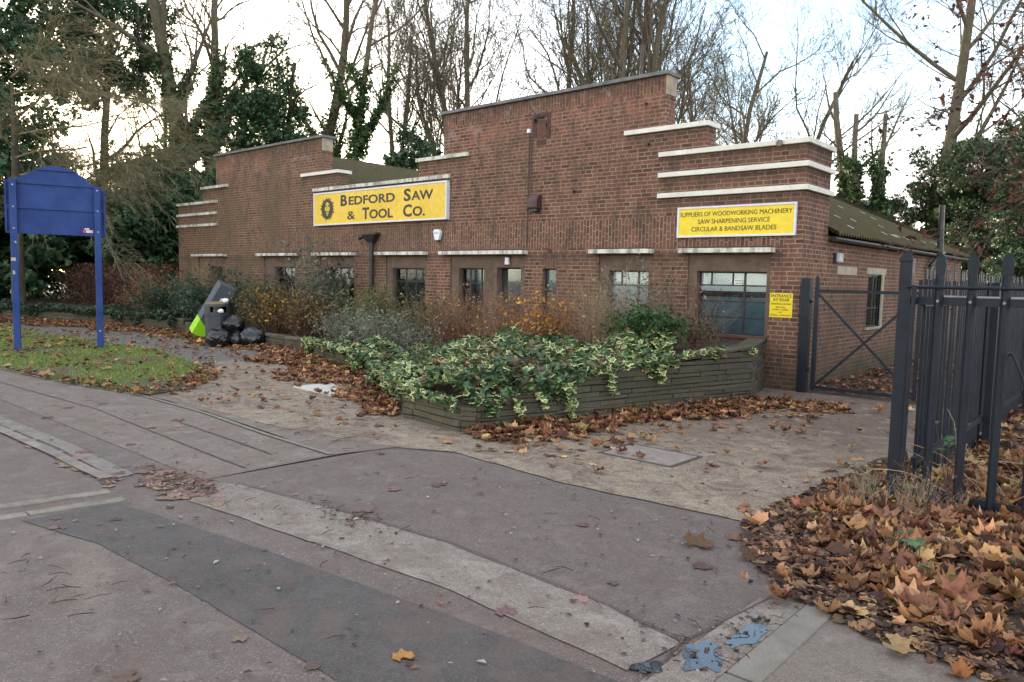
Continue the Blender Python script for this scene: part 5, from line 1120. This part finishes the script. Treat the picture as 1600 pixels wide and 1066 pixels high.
shrub('green_bush', -2.2, -4.9, .26, 1.3, 1.2, .48, 'low bush with reddish stems in the middle of the ivy', 123, 90, 3800, .04, ((.06, .085, .03), (.10, .05, .03), (.08, .10, .035)), (.12, .05, .04), .55)

# ---------------------------------------------------------------- ivy ground cover
def top_h(x, y):
    """height of the ivy mat inside the planter"""
    base = .30+(np.interp((y+6.3)/4.7, [0, .28, .5, 1], [.0, .23, .34, .50]))*np.clip((x+6)/4, 0, 1)
    m_ = .12+.10*np.sin(x*1.9+y*1.3)+.09*np.sin(x*3.3-y*2.1+1)+.06*np.sin(x*6+y*5)
    return base+np.clip(m_, .02, .4)
def in_poly(P, poly):
    x, y = P[:, 0], P[:, 1]; c = np.zeros(len(P), bool); n = len(poly)
    for i in range(n):
        (x0, y0), (x1, y1) = poly[i], poly[(i+1) % n]; k = ((y0 > y) != (y1 > y)) & (x < (x1-x0)*(y-y0)/(y1-y0+1e-12)+x0); c ^= k
    return c
def sample_poly(poly, n, g):
    a = np.array(poly); lo, hi = a.min(0), a.max(0); out = np.empty((0, 2))
    while len(out) < n:
        P = g.uniform(lo, hi, (n*2, 2)); out = np.r_[out, P[in_poly(P, poly)]]
    return out[:n]
g = np.random.default_rng(131)
main = [(-1.22, -6.25), (-2.4, -6.2), (-3.0, -5.9), (-4.6, -5.0), (-5.2, -4.6), (-9.2, -3.1), (-8.0, -2.4), (-4.6, -2.2), (-2.2, -2.0), (-.75, -2.6), (-.62, -3.6), (-1.02, -5.4)]
Q = sample_poly(main, 17000, g)
dens = .5+.5*np.sin(Q[:, 0]*2.3+1.2*np.sin(Q[:, 1]*2.1)); Z = top_h(Q[:, 0], Q[:, 1])*g.uniform(.72, 1.04, len(Q))
P = np.c_[Q, Z]
# spill over the outer faces
def spill(p, q, n, zt, drop, out_=.06, seed=0):
    g2 = np.random.default_rng(seed); t = g2.uniform(0, 1, n); x = p[0]+(q[0]-p[0])*t; y = p[1]+(q[1]-p[1])*t; d = np.array([q[0]-p[0], q[1]-p[1]]); d = d/np.linalg.norm(d); nr = np.array([d[1], -d[0]])
    dep = drop*(.5+.5*np.sin(t*17+seed))*(.5+.5*np.sin(t*7+1))+.05; z = zt[0]+(zt[1]-zt[0])*t+.10-dep*g2.uniform(0, 1.3, n); o_ = g2.uniform(.01, out_, n)+.02
    return np.c_[x+nr[0]*o_, y+nr[1]*o_, z]
sp = [spill((-9.2, -3.1), (-4.95, -4.62), 1900, (.33, .36), .30, .14, 1), spill((-4.6, -4.95), (-2.8, -5.95), 1100, (.34, .34), .35, .14, 2), spill((-2.5, -6.2), (-1.33, -6.38), 240, (.30, .30), .10, .05, 3), spill((-1.17, -6.28), (-.95, -5.3), 340, (.31, .49), .22, .06, 4), spill((-.95, -5.3), (-.45, -3.3), 640, (.50, .68), .22, .06, 6), spill((-.48, -3.5), (-.20, -2.3), 150, (.66, .76), .12, .05, 5)]
SP = np.concatenate(sp)
strands = []
for (t, ln, nn) in ((.10, .20, 26), (.17, .22, 26), (.26, .44, 90), (.40, .28, 34), (.58, .26, 26), (.97, .1, 12)):
    x = -1.14+1.15*t; y = -6.26+4.62*t; zt = float(np.interp(t, [0, .28, .5, 1], [.285, .53, .64, .83]))
    k = g.uniform(0, 1, nn); strands.append(np.c_[x+.05+g.normal(0, .012, nn)+.1*.1*k, y+g.normal(0, .035, nn)+.05*k, zt-ln*k])
P = np.concatenate([P, SP]+strands); n = len(P)
patch = .5+.5*np.sin(P[:, 0]*1.7+.8*np.sin(P[:, 1]*2.7)+.6)*np.cos(P[:, 1]*1.1-.5); var = g.uniform(0, 1, n) < np.clip(.20+.50*(patch-.35), .05, .7); var[-sum(map(len, strands)):] = g.uniform(0, 1, sum(map(len, strands))) < .75
# leaves tilt towards the light and outwards
CREAM = attr_mat('cream leaf rim', .45, .4, .15)
def ivy_obj(name, P, tm, cols, s, rim=None):
    V, F, Mi, T = scatter(P, rotmats(len(P), 1.15), s*np.clip(rng.normal(1, .28, len(P)), .5, 1.8), tm, cols)
    rimm, nt, bb = newmat(name+' rim'); bb.inputs['Roughness'].default_value = .45; nz = noise(nt, pos(nt), 25, 3)
    nt.links.new(ramp(nt, nz, [(.3, (.58, .60, .20)), (.5, (.66, .66, .32)), (.7, (.28, .40, .10))]), bb.inputs['Base Color'])
    return np_mesh(name, V, F, [M['green'], rimm], Mi, T)
o = ivy_obj('variegated_ivy', P[var], IVY_V, palette(var.sum(), ((.11, .20, .09), (.08, .16, .065), (.15, .24, .10), (.24, .32, .10)), .28), .082); tag(o, 'cream edged variegated ivy spilling over the stone planter', 'ivy', kind='stuff')
o = ivy_obj('green_ivy', P[~var], IVY_G, palette((~var).sum(), ((.045, .11, .04), (.07, .15, .055), (.032, .08, .034), (.12, .19, .065), (.14, .11, .05)), .28), .08); tag(o, 'plain dark green ivy filling the stone planter', 'ivy', kind='stuff')
Qv = sample_poly(main, 150, g); litter_late = np.c_[Qv, top_h(Qv[:, 0], Qv[:, 1])*1.0+.02]
# low green cover on the far wall by the path
g = np.random.default_rng(141); n = 5200; Q = np.concatenate([sample_poly([(-32, -4.9), (-24.8, -4.6), (-19.4, -2.75), (-16.6, -2.4), (-17, -1.6), (-20, -1.7), (-25, -3.4), (-32, -3.8)], n, g)])
P = np.c_[Q, .36+.14*np.sin(Q[:, 0]*1.7)*np.sin(Q[:, 1]*2)+g.uniform(-.03, .12, n)]
P = np.concatenate([P, spill((-24.8, -4.68), (-19.4, -2.84), 900, (.40, .40), .30, .10, 9), spill((-19.3, -2.8), (-16.6, -2.5), 500, (.38, .38), .30, .10, 10)])
o = leaf_obj('ground_cover', P, palette(len(P), ((.028, .055, .032), (.04, .075, .04), (.05, .07, .035)), .25), .10, M['green'], None); tag(o, 'dark green ground cover along the stone wall by the path', 'ground cover', kind='stuff')

# ================================================================ GRASS AND FALLEN LEAVES
g = np.random.default_rng(151)
lawn = [(-10.6, -8.38), (-8.1, -8.17), (-6.0, -7.80), (-6.22, -7.02), (-7.15, -6.32), (-9.12, -5.58), (-12.1, -5.04), (-14.7, -5.2), (-18.5, -5.45), (-23.1, -5.2), (-26, -6), (-26, -8.9), (-14, -8.45)]
Q = sample_poly(lawn, 70000, g); Q += g.normal(0, .05, Q.shape)
ds = np.sin(Q[:, 0]*1.9+Q[:, 1]*1.1)+np.sin(Q[:, 0]*.8-Q[:, 1]*3.1)+.7*np.sin(Q[:, 0]*5.1+2*Q[:, 1]); Q = Q[(ds+g.normal(0, .7, len(Q))) > -.75]; n = len(Q)
hgt = g.uniform(.02, .06, n); a = g.uniform(0, 2*np.pi, n); w = .006; lx = g.normal(0, .018, n); ly = g.normal(0, .018, n)
V = np.stack([np.c_[Q[:, 0]-w*np.cos(a), Q[:, 1]-w*np.sin(a), np.full(n, .018)], np.c_[Q[:, 0]+w*np.cos(a), Q[:, 1]+w*np.sin(a), np.full(n, .018)], np.c_[Q[:, 0]+lx, Q[:, 1]+ly, .018+hgt]], 1).reshape(-1, 3)
T = np.repeat(palette(n, ((.17, .28, .035), (.23, .35, .05), (.12, .18, .03), (.27, .30, .08)), .2), 3, 0)
o = np_mesh('grass', V, [np.arange(3*n).reshape(-1, 3)], M['green'], tint=T); tag(o, 'short bright grass on the verge round the blue board', 'grass', kind='stuff')

DRY = ((.30, .145, .065), (.22, .10, .045), (.38, .21, .10), (.15, .065, .035), (.26, .12, .07), (.44, .27, .13), (.11, .05, .032))
def litter(name, P, s, label, cols=DRY, tm=PLANE, tilt=.45, jit=.3, w=None):
    V, F, Mi, T = scatter(P, rotmats(len(P), tilt), s*np.clip(rng.normal(1, jit, len(P)), .35, 1.9), tm, palette(len(P), cols, .25, w)); V[:, 2] = np.maximum(V[:, 2], .012 if tilt > .01 else .0072)
    o = np_mesh(name, V, F, M['leaf'], Mi, T); tag(o, label, 'leaves', kind='stuff'); return o
def along(p, q, n, w, g, zt=.05, side=1, pw=1.6):
    t = g.uniform(0, 1, n); d = np.array([q[0]-p[0], q[1]-p[1]]); L_ = np.linalg.norm(d); d = d/L_; nr = np.array([d[1], -d[0]])*side; o_ = w*np.abs(g.uniform(0, 1, n))**pw*(1+.3*np.sin(t*L_*2.2))
    z = .02+zt*np.clip(1-o_/w, 0, 1)*g.uniform(0, 1, n); return np.c_[p[0]+d[0]*t*L_+nr[0]*o_, p[1]+d[1]*t*L_+nr[1]*o_, z]
g = np.random.default_rng(161)
litter('fallen_leaves', np.concatenate([along((-1.22, -6.40), (.04, -1.66), 1300, .62, g, .07), along((0, -1.75), (1.1, -1.1), 280, .55, g, .05), along((-1.0, -6.6), (.3, -2), 150, 1.3, g, .02, pw=1)]), .088, 'dry brown leaves drifted along the foot of the stone planter by the drive')
litter('fallen_leaves', np.concatenate([along((-9.43, -3.15), (-4.95, -4.72), 1500, 1.0, g, .10), along((-4.9, -4.8), (-2.6, -6.2), 520, .55, g, .07), along((-12.4, -2.9), (-9.45, -3.15), 650, .6, g, .08), along((-16.3, -2.6), (-12.4, -2.9), 700, .8, g, .08)]), .088, 'dry brown leaves heaped below the ivy along the forecourt wall')
litter('fallen_leaves', np.concatenate([along((-28, -5.0), (-24.83, -4.85), 700, .9, g, .10), along((-24.83, -4.85), (-19.36, -3.0), 2000, .9, g, .12), along((-19.36, -3.0), (-16.3, -2.6), 800, .8, g, .10)]), .088, 'dry brown leaves along the path wall behind the blue board')
Q = sample_poly([(-23, -2.4), (-19.5, -2.2), (-17.8, -1.8), (-19, -.4), (-24, -.4)], 900, g); litter('fallen_leaves', np.c_[Q, .37+g.uniform(0, .06, len(Q))], .088, 'dry leaves lying in the bed in front of the rusty shrub')
Q = sample_poly(lawn, 1300, g); Q = Q[(np.sin(Q[:, 0]*1.9+Q[:, 1]*1.1)+g.normal(0, 1, len(Q))) < .9]; Q = np.r_[Q, sample_poly([(-10.6, -8.45), (-8.1, -8.25), (-6.0, -7.9), (-5.8, -7.4), (-7.2, -6.1), (-9.1, -5.3), (-7.4, -6.6), (-6.3, -7.6), (-8.1, -8.0)], 260, g)]; litter('fallen_leaves', np.c_[Q, .04+g.uniform(0, .02, len(Q))], .085, 'scattered dry leaves on the grass verge', tilt=.3)
Q = sample_poly([(-6.0, -7.8), (-8.6, -8.15), (-10.4, -8.3), (-8.0, -7.6), (-6.6, -7.2)], 160, g); Q2 = np.concatenate([sample_poly([(-10, -5.5), (-9.4, -3.2), (-4.5, -5), (-2, -6.6), (-1.5, -7.3), (-5.5, -7.6), (-7, -6.2)], 210, g), sample_poly([(-19, -5.3), (-19, -2.9), (-10, -3.2), (-9.6, -5.3)], 420, g), sample_poly([(-.6, -7), (3, -7), (2.8, -.5), (.3, -.5)], 75, g), sample_poly([(0, .2), (2.8, .2), (2.8, 9), (0, 9)], 1500, g)])
litter('fallen_leaves', np.c_[Q2, .022+g.uniform(0, .01, len(Q2))], .08, 'single dry leaves strewn over the forecourt and the drive', tilt=.25)
litter('fallen_leaves', litter_late, .075, 'brown leaves caught on top of the ivy in the planter', tilt=.6)
# wet flattened leaves pressed on the footway
Q = np.concatenate([sample_poly([(-1.2, -12.2), (-1.2, -7.6), (2.8, -7.3), (3, -12)], 26, g), sample_poly([(-9, -9.7), (-1.5, -9.7), (-1.5, -8.1), (-9, -8.3)], 12, g), along((-6, -9.80), (-1.5, -9.8), 60, .14, g, .01), np.c_[g.normal(-1.45, .3, 90), g.normal(-9.55, .12, 90), np.zeros(90)][:, :3]][0:2]+[along((-6, -9.80), (-1.6, -9.78), 60, .12, g, .01)[:, :2], np.c_[g.normal(-1.45, .28, 110), g.normal(-9.55, .11, 110)]])
litter('pressed_leaves', np.c_[Q, np.full(len(Q), .0075)], .10, 'wet leaves pressed flat on the footway and gutter', ((.23, .15, .12), (.19, .12, .10), (.26, .175, .14), (.30, .19, .12), (.14, .08, .065)), PLANE_FLAT, .0)
# crumbs and twigs strewn on the ground
Q = np.concatenate([sample_poly([(-1.2, -12.2), (-1.2, -7.4), (2.8, -7.2), (3, -12)], 900, g), sample_poly([(-9, -9.7), (-1.5, -9.7), (-1.5, -8.1), (-9, -8.3)], 350, g), sample_poly([(-6, -7.5), (-1.4, -7.4), (-1.2, -6.5), (-9, -3.4), (-9, -5.4)], 700, g), sample_poly([(-1, -7), (2.8, -7), (2.8, -.5), (-.3, -.5)], 1100, g),
    np.c_[g.normal(3.08, .12, 160), g.normal(-8.9, .35, 160)], np.c_[g.normal(-1.45, .3, 260), g.normal(-9.5, .13, 260)], np.c_[g.normal(.2, .25, 120), g.normal(-9.05, .10, 120)]])
V, F, Mi, T = scatter(np.c_[Q, np.full(len(Q), .013)], rotmats(len(Q), .12), np.clip(rng.lognormal(-3.75, .5, len(Q)), .008, .06), SIMPLE, palette(len(Q), ((.08, .045, .035), (.13, .075, .055), (.05, .035, .03), (.30, .28, .24), (.20, .11, .06)), .3))
o = np_mesh('leaf_crumbs', V, F, M['leaf'], Mi, T); tag(o, 'crumbled leaf bits strewn over the paving', 'leaf litter', kind='stuff')
S = []
for c, sx, n in (((-1.45, -9.5), (.35, .12), 40), ((.25, -9.0), (.30, .08), 26), ((-2.2, -7.65), (.6, .12), 34), ((.1, -11.0), (.35, .15), 26), ((2.6, -7.5), (.3, .3), 30), ((3.05, -8.9), (.1, .3), 24), ((1.2, -9), (1.5, .9), 26), ((.8, -4.5), (.7, 2), 18)):
    for k in range(n):
        x, y = g.normal(c[0], sx[0]), g.normal(c[1], sx[1]); a = g.uniform(0, 6.3); l = g.uniform(.03, .14); r_ = g.uniform(.0015, .0035); xm, ym = x+math.cos(a)*l/2, y+math.sin(a)*l/2; a += g.normal(0, .4)
        S += [(x, y, .02, xm, ym, .024, r_, r_), (xm, ym, .024, xm+math.cos(a)*l/2, ym+math.sin(a)*l/2, .02, r_, r_*.6)]
o = segs_mesh('twig_litter', S, M['stem'], None, 4, palette(len(S), ((.06, .035, .03), (.10, .06, .045)), .2)); tag(o, 'thin broken twigs lying on the paving', 'twigs', kind='stuff')

# leaf pile and bank at the right
def bank_h(x, y):
    e_ = np.clip((x-(2.60+.35*np.clip((-6.2-y)/1.2, -1, 1)+.4*np.clip((-7-y), 0, 1.3)))/.7, 0, 1)*np.clip((y+8.45+.0*(x-3.2))/.6, 0, 1); return (.030+.02*np.sin(x*3)*np.sin(y*2.4))*e_*e_*(3-2*e_)
xs = np.linspace(2.2, 9, 60); ys = np.linspace(-8.6, 8, 90); X_, Y_ = np.meshgrid(xs, ys, indexing='ij'); V = np.c_[X_.ravel(), Y_.ravel(), (bank_h(X_, Y_)*np.where(Y_ > -4.0, .4, 1)+.0005-.004*(bank_h(X_, Y_) < .002)).ravel()]
F = np.array([(i*90+j, (i+1)*90+j, (i+1)*90+j+1, i*90+j+1) for i in range(59) for j in range(89)]); o = np_mesh('leafy_bank', V, [F], M['soil'], smooth=True); o['kind'] = 'structure'
pile = [(2.8, -4.4), (2.62, -5.4), (2.58, -6.2), (2.60, -7.0), (2.95, -7.6), (3.3, -8.0), (3.85, -8.15), (4.6, -8.3), (5.6, -8.4), (5.6, -3.2), (3.1, -3.2)]
Q = np.r_[sample_poly(pile, 4700, g), sample_poly([(2.3, -4.2), (2.1, -6.6), (2.35, -7.9), (3.3, -8.5), (5, -8.7), (4.6, -8.1), (3, -7.4)], 60, g)]; P = np.c_[Q, bank_h(Q[:, 0], Q[:, 1])+.010+.035*g.uniform(0, 1, len(Q))**1.5]
V_, F_, M_, T_ = scatter(P[::2]+[.03, .02, -.012], rotmats(len(P[::2]), .9), np.clip(rng.lognormal(-2.9, .4, len(P[::2])), .02, .11), SIMPLE+PLANE, palette(len(P[::2]), ((.10, .05, .03), (.16, .08, .045), (.07, .036, .026), (.22, .12, .06)), .25)); tag(np_mesh('leaf_pile_fragments', V_, F_, M['leaf'], M_, T_), 'torn brown leaf fragments mixed through the leaf pile', 'leaf litter', kind='stuff')
litter('leaf_pile', P, .100, 'deep drift of large dry plane leaves at the foot of the near fence', ((.36, .18, .08), (.28, .125, .055), (.48, .28, .13), (.17, .075, .04), (.32, .16, .085), (.52, .31, .15), (.22, .10, .06), (.10, .048, .03), (.15, .07, .04), (.34, .17, .08)), PLANE_HI, .55, .38)
Q = sample_poly([(2.55, -4.4), (2.42, -5.6), (2.35, -7.2), (2.8, -7.9), (3.15, -8.2), (3.6, -8.42), (5.5, -8.6), (5.5, -8.1), (3.4, -7.9), (2.95, -6.6), (2.95, -4.4)], 6500, g); P = np.c_[Q, bank_h(Q[:, 0], Q[:, 1])+.014+.03*g.uniform(0, 1, len(Q))]
V, F, Mi, T = scatter(P, rotmats(len(P), .6), np.clip(rng.lognormal(-3.2, .45, len(P)), .015, .10), SIMPLE+PLANE[:2], palette(len(P), ((.07, .040, .030), (.11, .06, .045), (.05, .030, .024), (.18, .10, .06), (.26, .15, .08), (.34, .20, .10)), .25))
o = np_mesh('leaf_mulch', V, F, M['leaf'], Mi, T); tag(o, 'dark broken leaf mulch at the edge of the leaf pile', 'leaf litter', kind='stuff')
# more leaves further back along the drive fence
Q = sample_poly([(2.9, -3.4), (5, -3.4), (5, 8), (2.9, 8)], 2200, g); litter('fallen_leaves', np.c_[Q, .05+g.uniform(0, .07, len(Q))], .09, 'dry leaves on the ground behind the long fence', tilt=.6)
# weeds in the pile
def weed(name, x, y, h, label, seed, n=26, leaves=120, cols=((.10, .15, .05),), scol=(.16, .13, .08), w=.35, ls=.03, lean=.5, cat='weed'):
    return shrub(name, x, y, float(bank_h(np.array(x), np.array(y))), w, w, h, label, seed, n, leaves, ls, cols, scol, lean, cat=cat, sr=.0028, branchy=2)
weed('dry_weed', 2.86, -6.12, .34, 'greyish dry weed at the foot of the end fence post', 171, 22, 110, ((.13, .13, .08), (.10, .14, .05)), (.15, .13, .10), .5, .022)
weed('dry_weed', 3.2, -6.2, .36, 'dry weed with small lime green leaves between the first tall pales', 172, 22, 150, ((.22, .32, .06), (.14, .13, .08)), (.17, .13, .09), .5, .025)
weed('dry_weed', 3.35, -6.0, .30, 'tangled maroon grey weed under the third tall pale', 173, 26, 80, ((.11, .09, .07),), (.13, .09, .08), .5, .02)
weed('dry_weed', 2.75, -5.7, .22, 'wispy dry weed at the left edge of the leaf pile', 174, 24, 60, ((.12, .14, .06),), (.17, .14, .09), .3, .02)
def leafy_sprig(x, y, label, seed, n=5, s=.075, hh=.12):
    g2 = np.random.default_rng(seed); z0 = float(bank_h(np.array(x), np.array(y)))+.03; e = empty('bramble_sprig', (x, y, z0)); tag(e, label, 'bramble'); P = np.c_[g2.normal(0, .06, n), g2.normal(0, .06, n), g2.uniform(.5, 1, n)*hh]
    leaf_obj('leaflets', P, palette(n, ((.07, .17, .05), (.09, .20, .07), (.06, .13, .06)), .15), s, M['green'], e, IVY_G, .5, .2)
    segs_mesh('stem', np.array([(0, 0, -.05, *p, .003, .002) for p in P]), M['stem'], e, 4, np.full((n, 3), .09))
leafy_sprig(3.50, -7.15, 'green sprig in the middle of the leaf pile in front of the pales', 181, 5, .085)
leafy_sprig(4.0, -7.0, 'green sprig right of the middle of the leaf pile', 182, 5, .085)
leafy_sprig(3.30, -6.9, 'dull green sprig below the dry weeds', 183, 4, .07)
leafy_sprig(3.62, -7.45, 'small green sprig low in the leaf pile', 187, 4, .06)
leafy_sprig(3.85, -5.2, 'bright green bramble behind the fourth tall pale', 184, 18, .12, .35)
leafy_sprig(4.15, -5.3, 'bright green bramble at the right edge behind the fence', 185, 16, .12, .30)
leafy_sprig(3.28, -5.3, 'green bramble leaves behind the first tall pale', 186, 9, .09, .6)
S = []
g2 = np.random.default_rng(191); e = empty('dead_bramble', (4.0, -5.1, .1)); tag(e, 'tangle of pale dead bramble canes behind the fence', 'bramble')
for k in range(26):
    p = np.array([g2.normal(-.1, .35), g2.normal(0, .35), 0.]); d = np.array([g2.normal(0, .5), g2.normal(0, .5), 1.0]); d /= np.linalg.norm(d); L_ = g2.uniform(.5, 1.1)
    for i in range(7): d = d+g2.normal(0, .16, 3)+[0, 0, -.16]; d /= np.linalg.norm(d); q = p+d*L_/7; S.append((*p, *q, .0045, .004)); p = q
segs_mesh('canes', np.array(S), M['stem'], e, 4, palette(len(S), ((.30, .23, .14), (.20, .15, .10)), .2))
# individually seen leaves on the paving
def one_leaf(x, y, z, s, rz, col, label, k=0):
    V, F, Mi, T = scatter(np.zeros((1, 3)), np.array([np.eye(3)]), np.array([s]), [PLANE_HI[k]], np.array([col])); V[:, 2] -= V[:, 2].min(); V[:, 2] *= .45
    o = np_mesh('fallen_leaf', V, F, M['leaf'], Mi, T); o.location = (x, y, z); o.rotation_euler = (0, 0, rz); tag(o, label, 'leaf')
one_leaf(2.07, -10.09, .006, .10, 1.0, (.42, .21, .06), 'lone curled orange leaf on the dark asphalt strip', 1)
one_leaf(3.42, -8.20, .035, .18, .3, (.55, .33, .15), 'large pale tan leaf at the edge of the grey footway slab', 0)
one_leaf(-.15, -5.75, .012, .13, 2.0, (.38, .18, .07), 'single orange leaf on the aggregate left of the access cover', 2)
one_leaf(-1.0, -6.85, .012, .13, 2.6, (.45, .22, .08), 'orange leaf lying off the front corner of the planter', 1)
one_leaf(-4.55, -6.55, .012, .12, .6, (.42, .22, .09), 'tan leaf on the aggregate in front of the pale slab', 0)
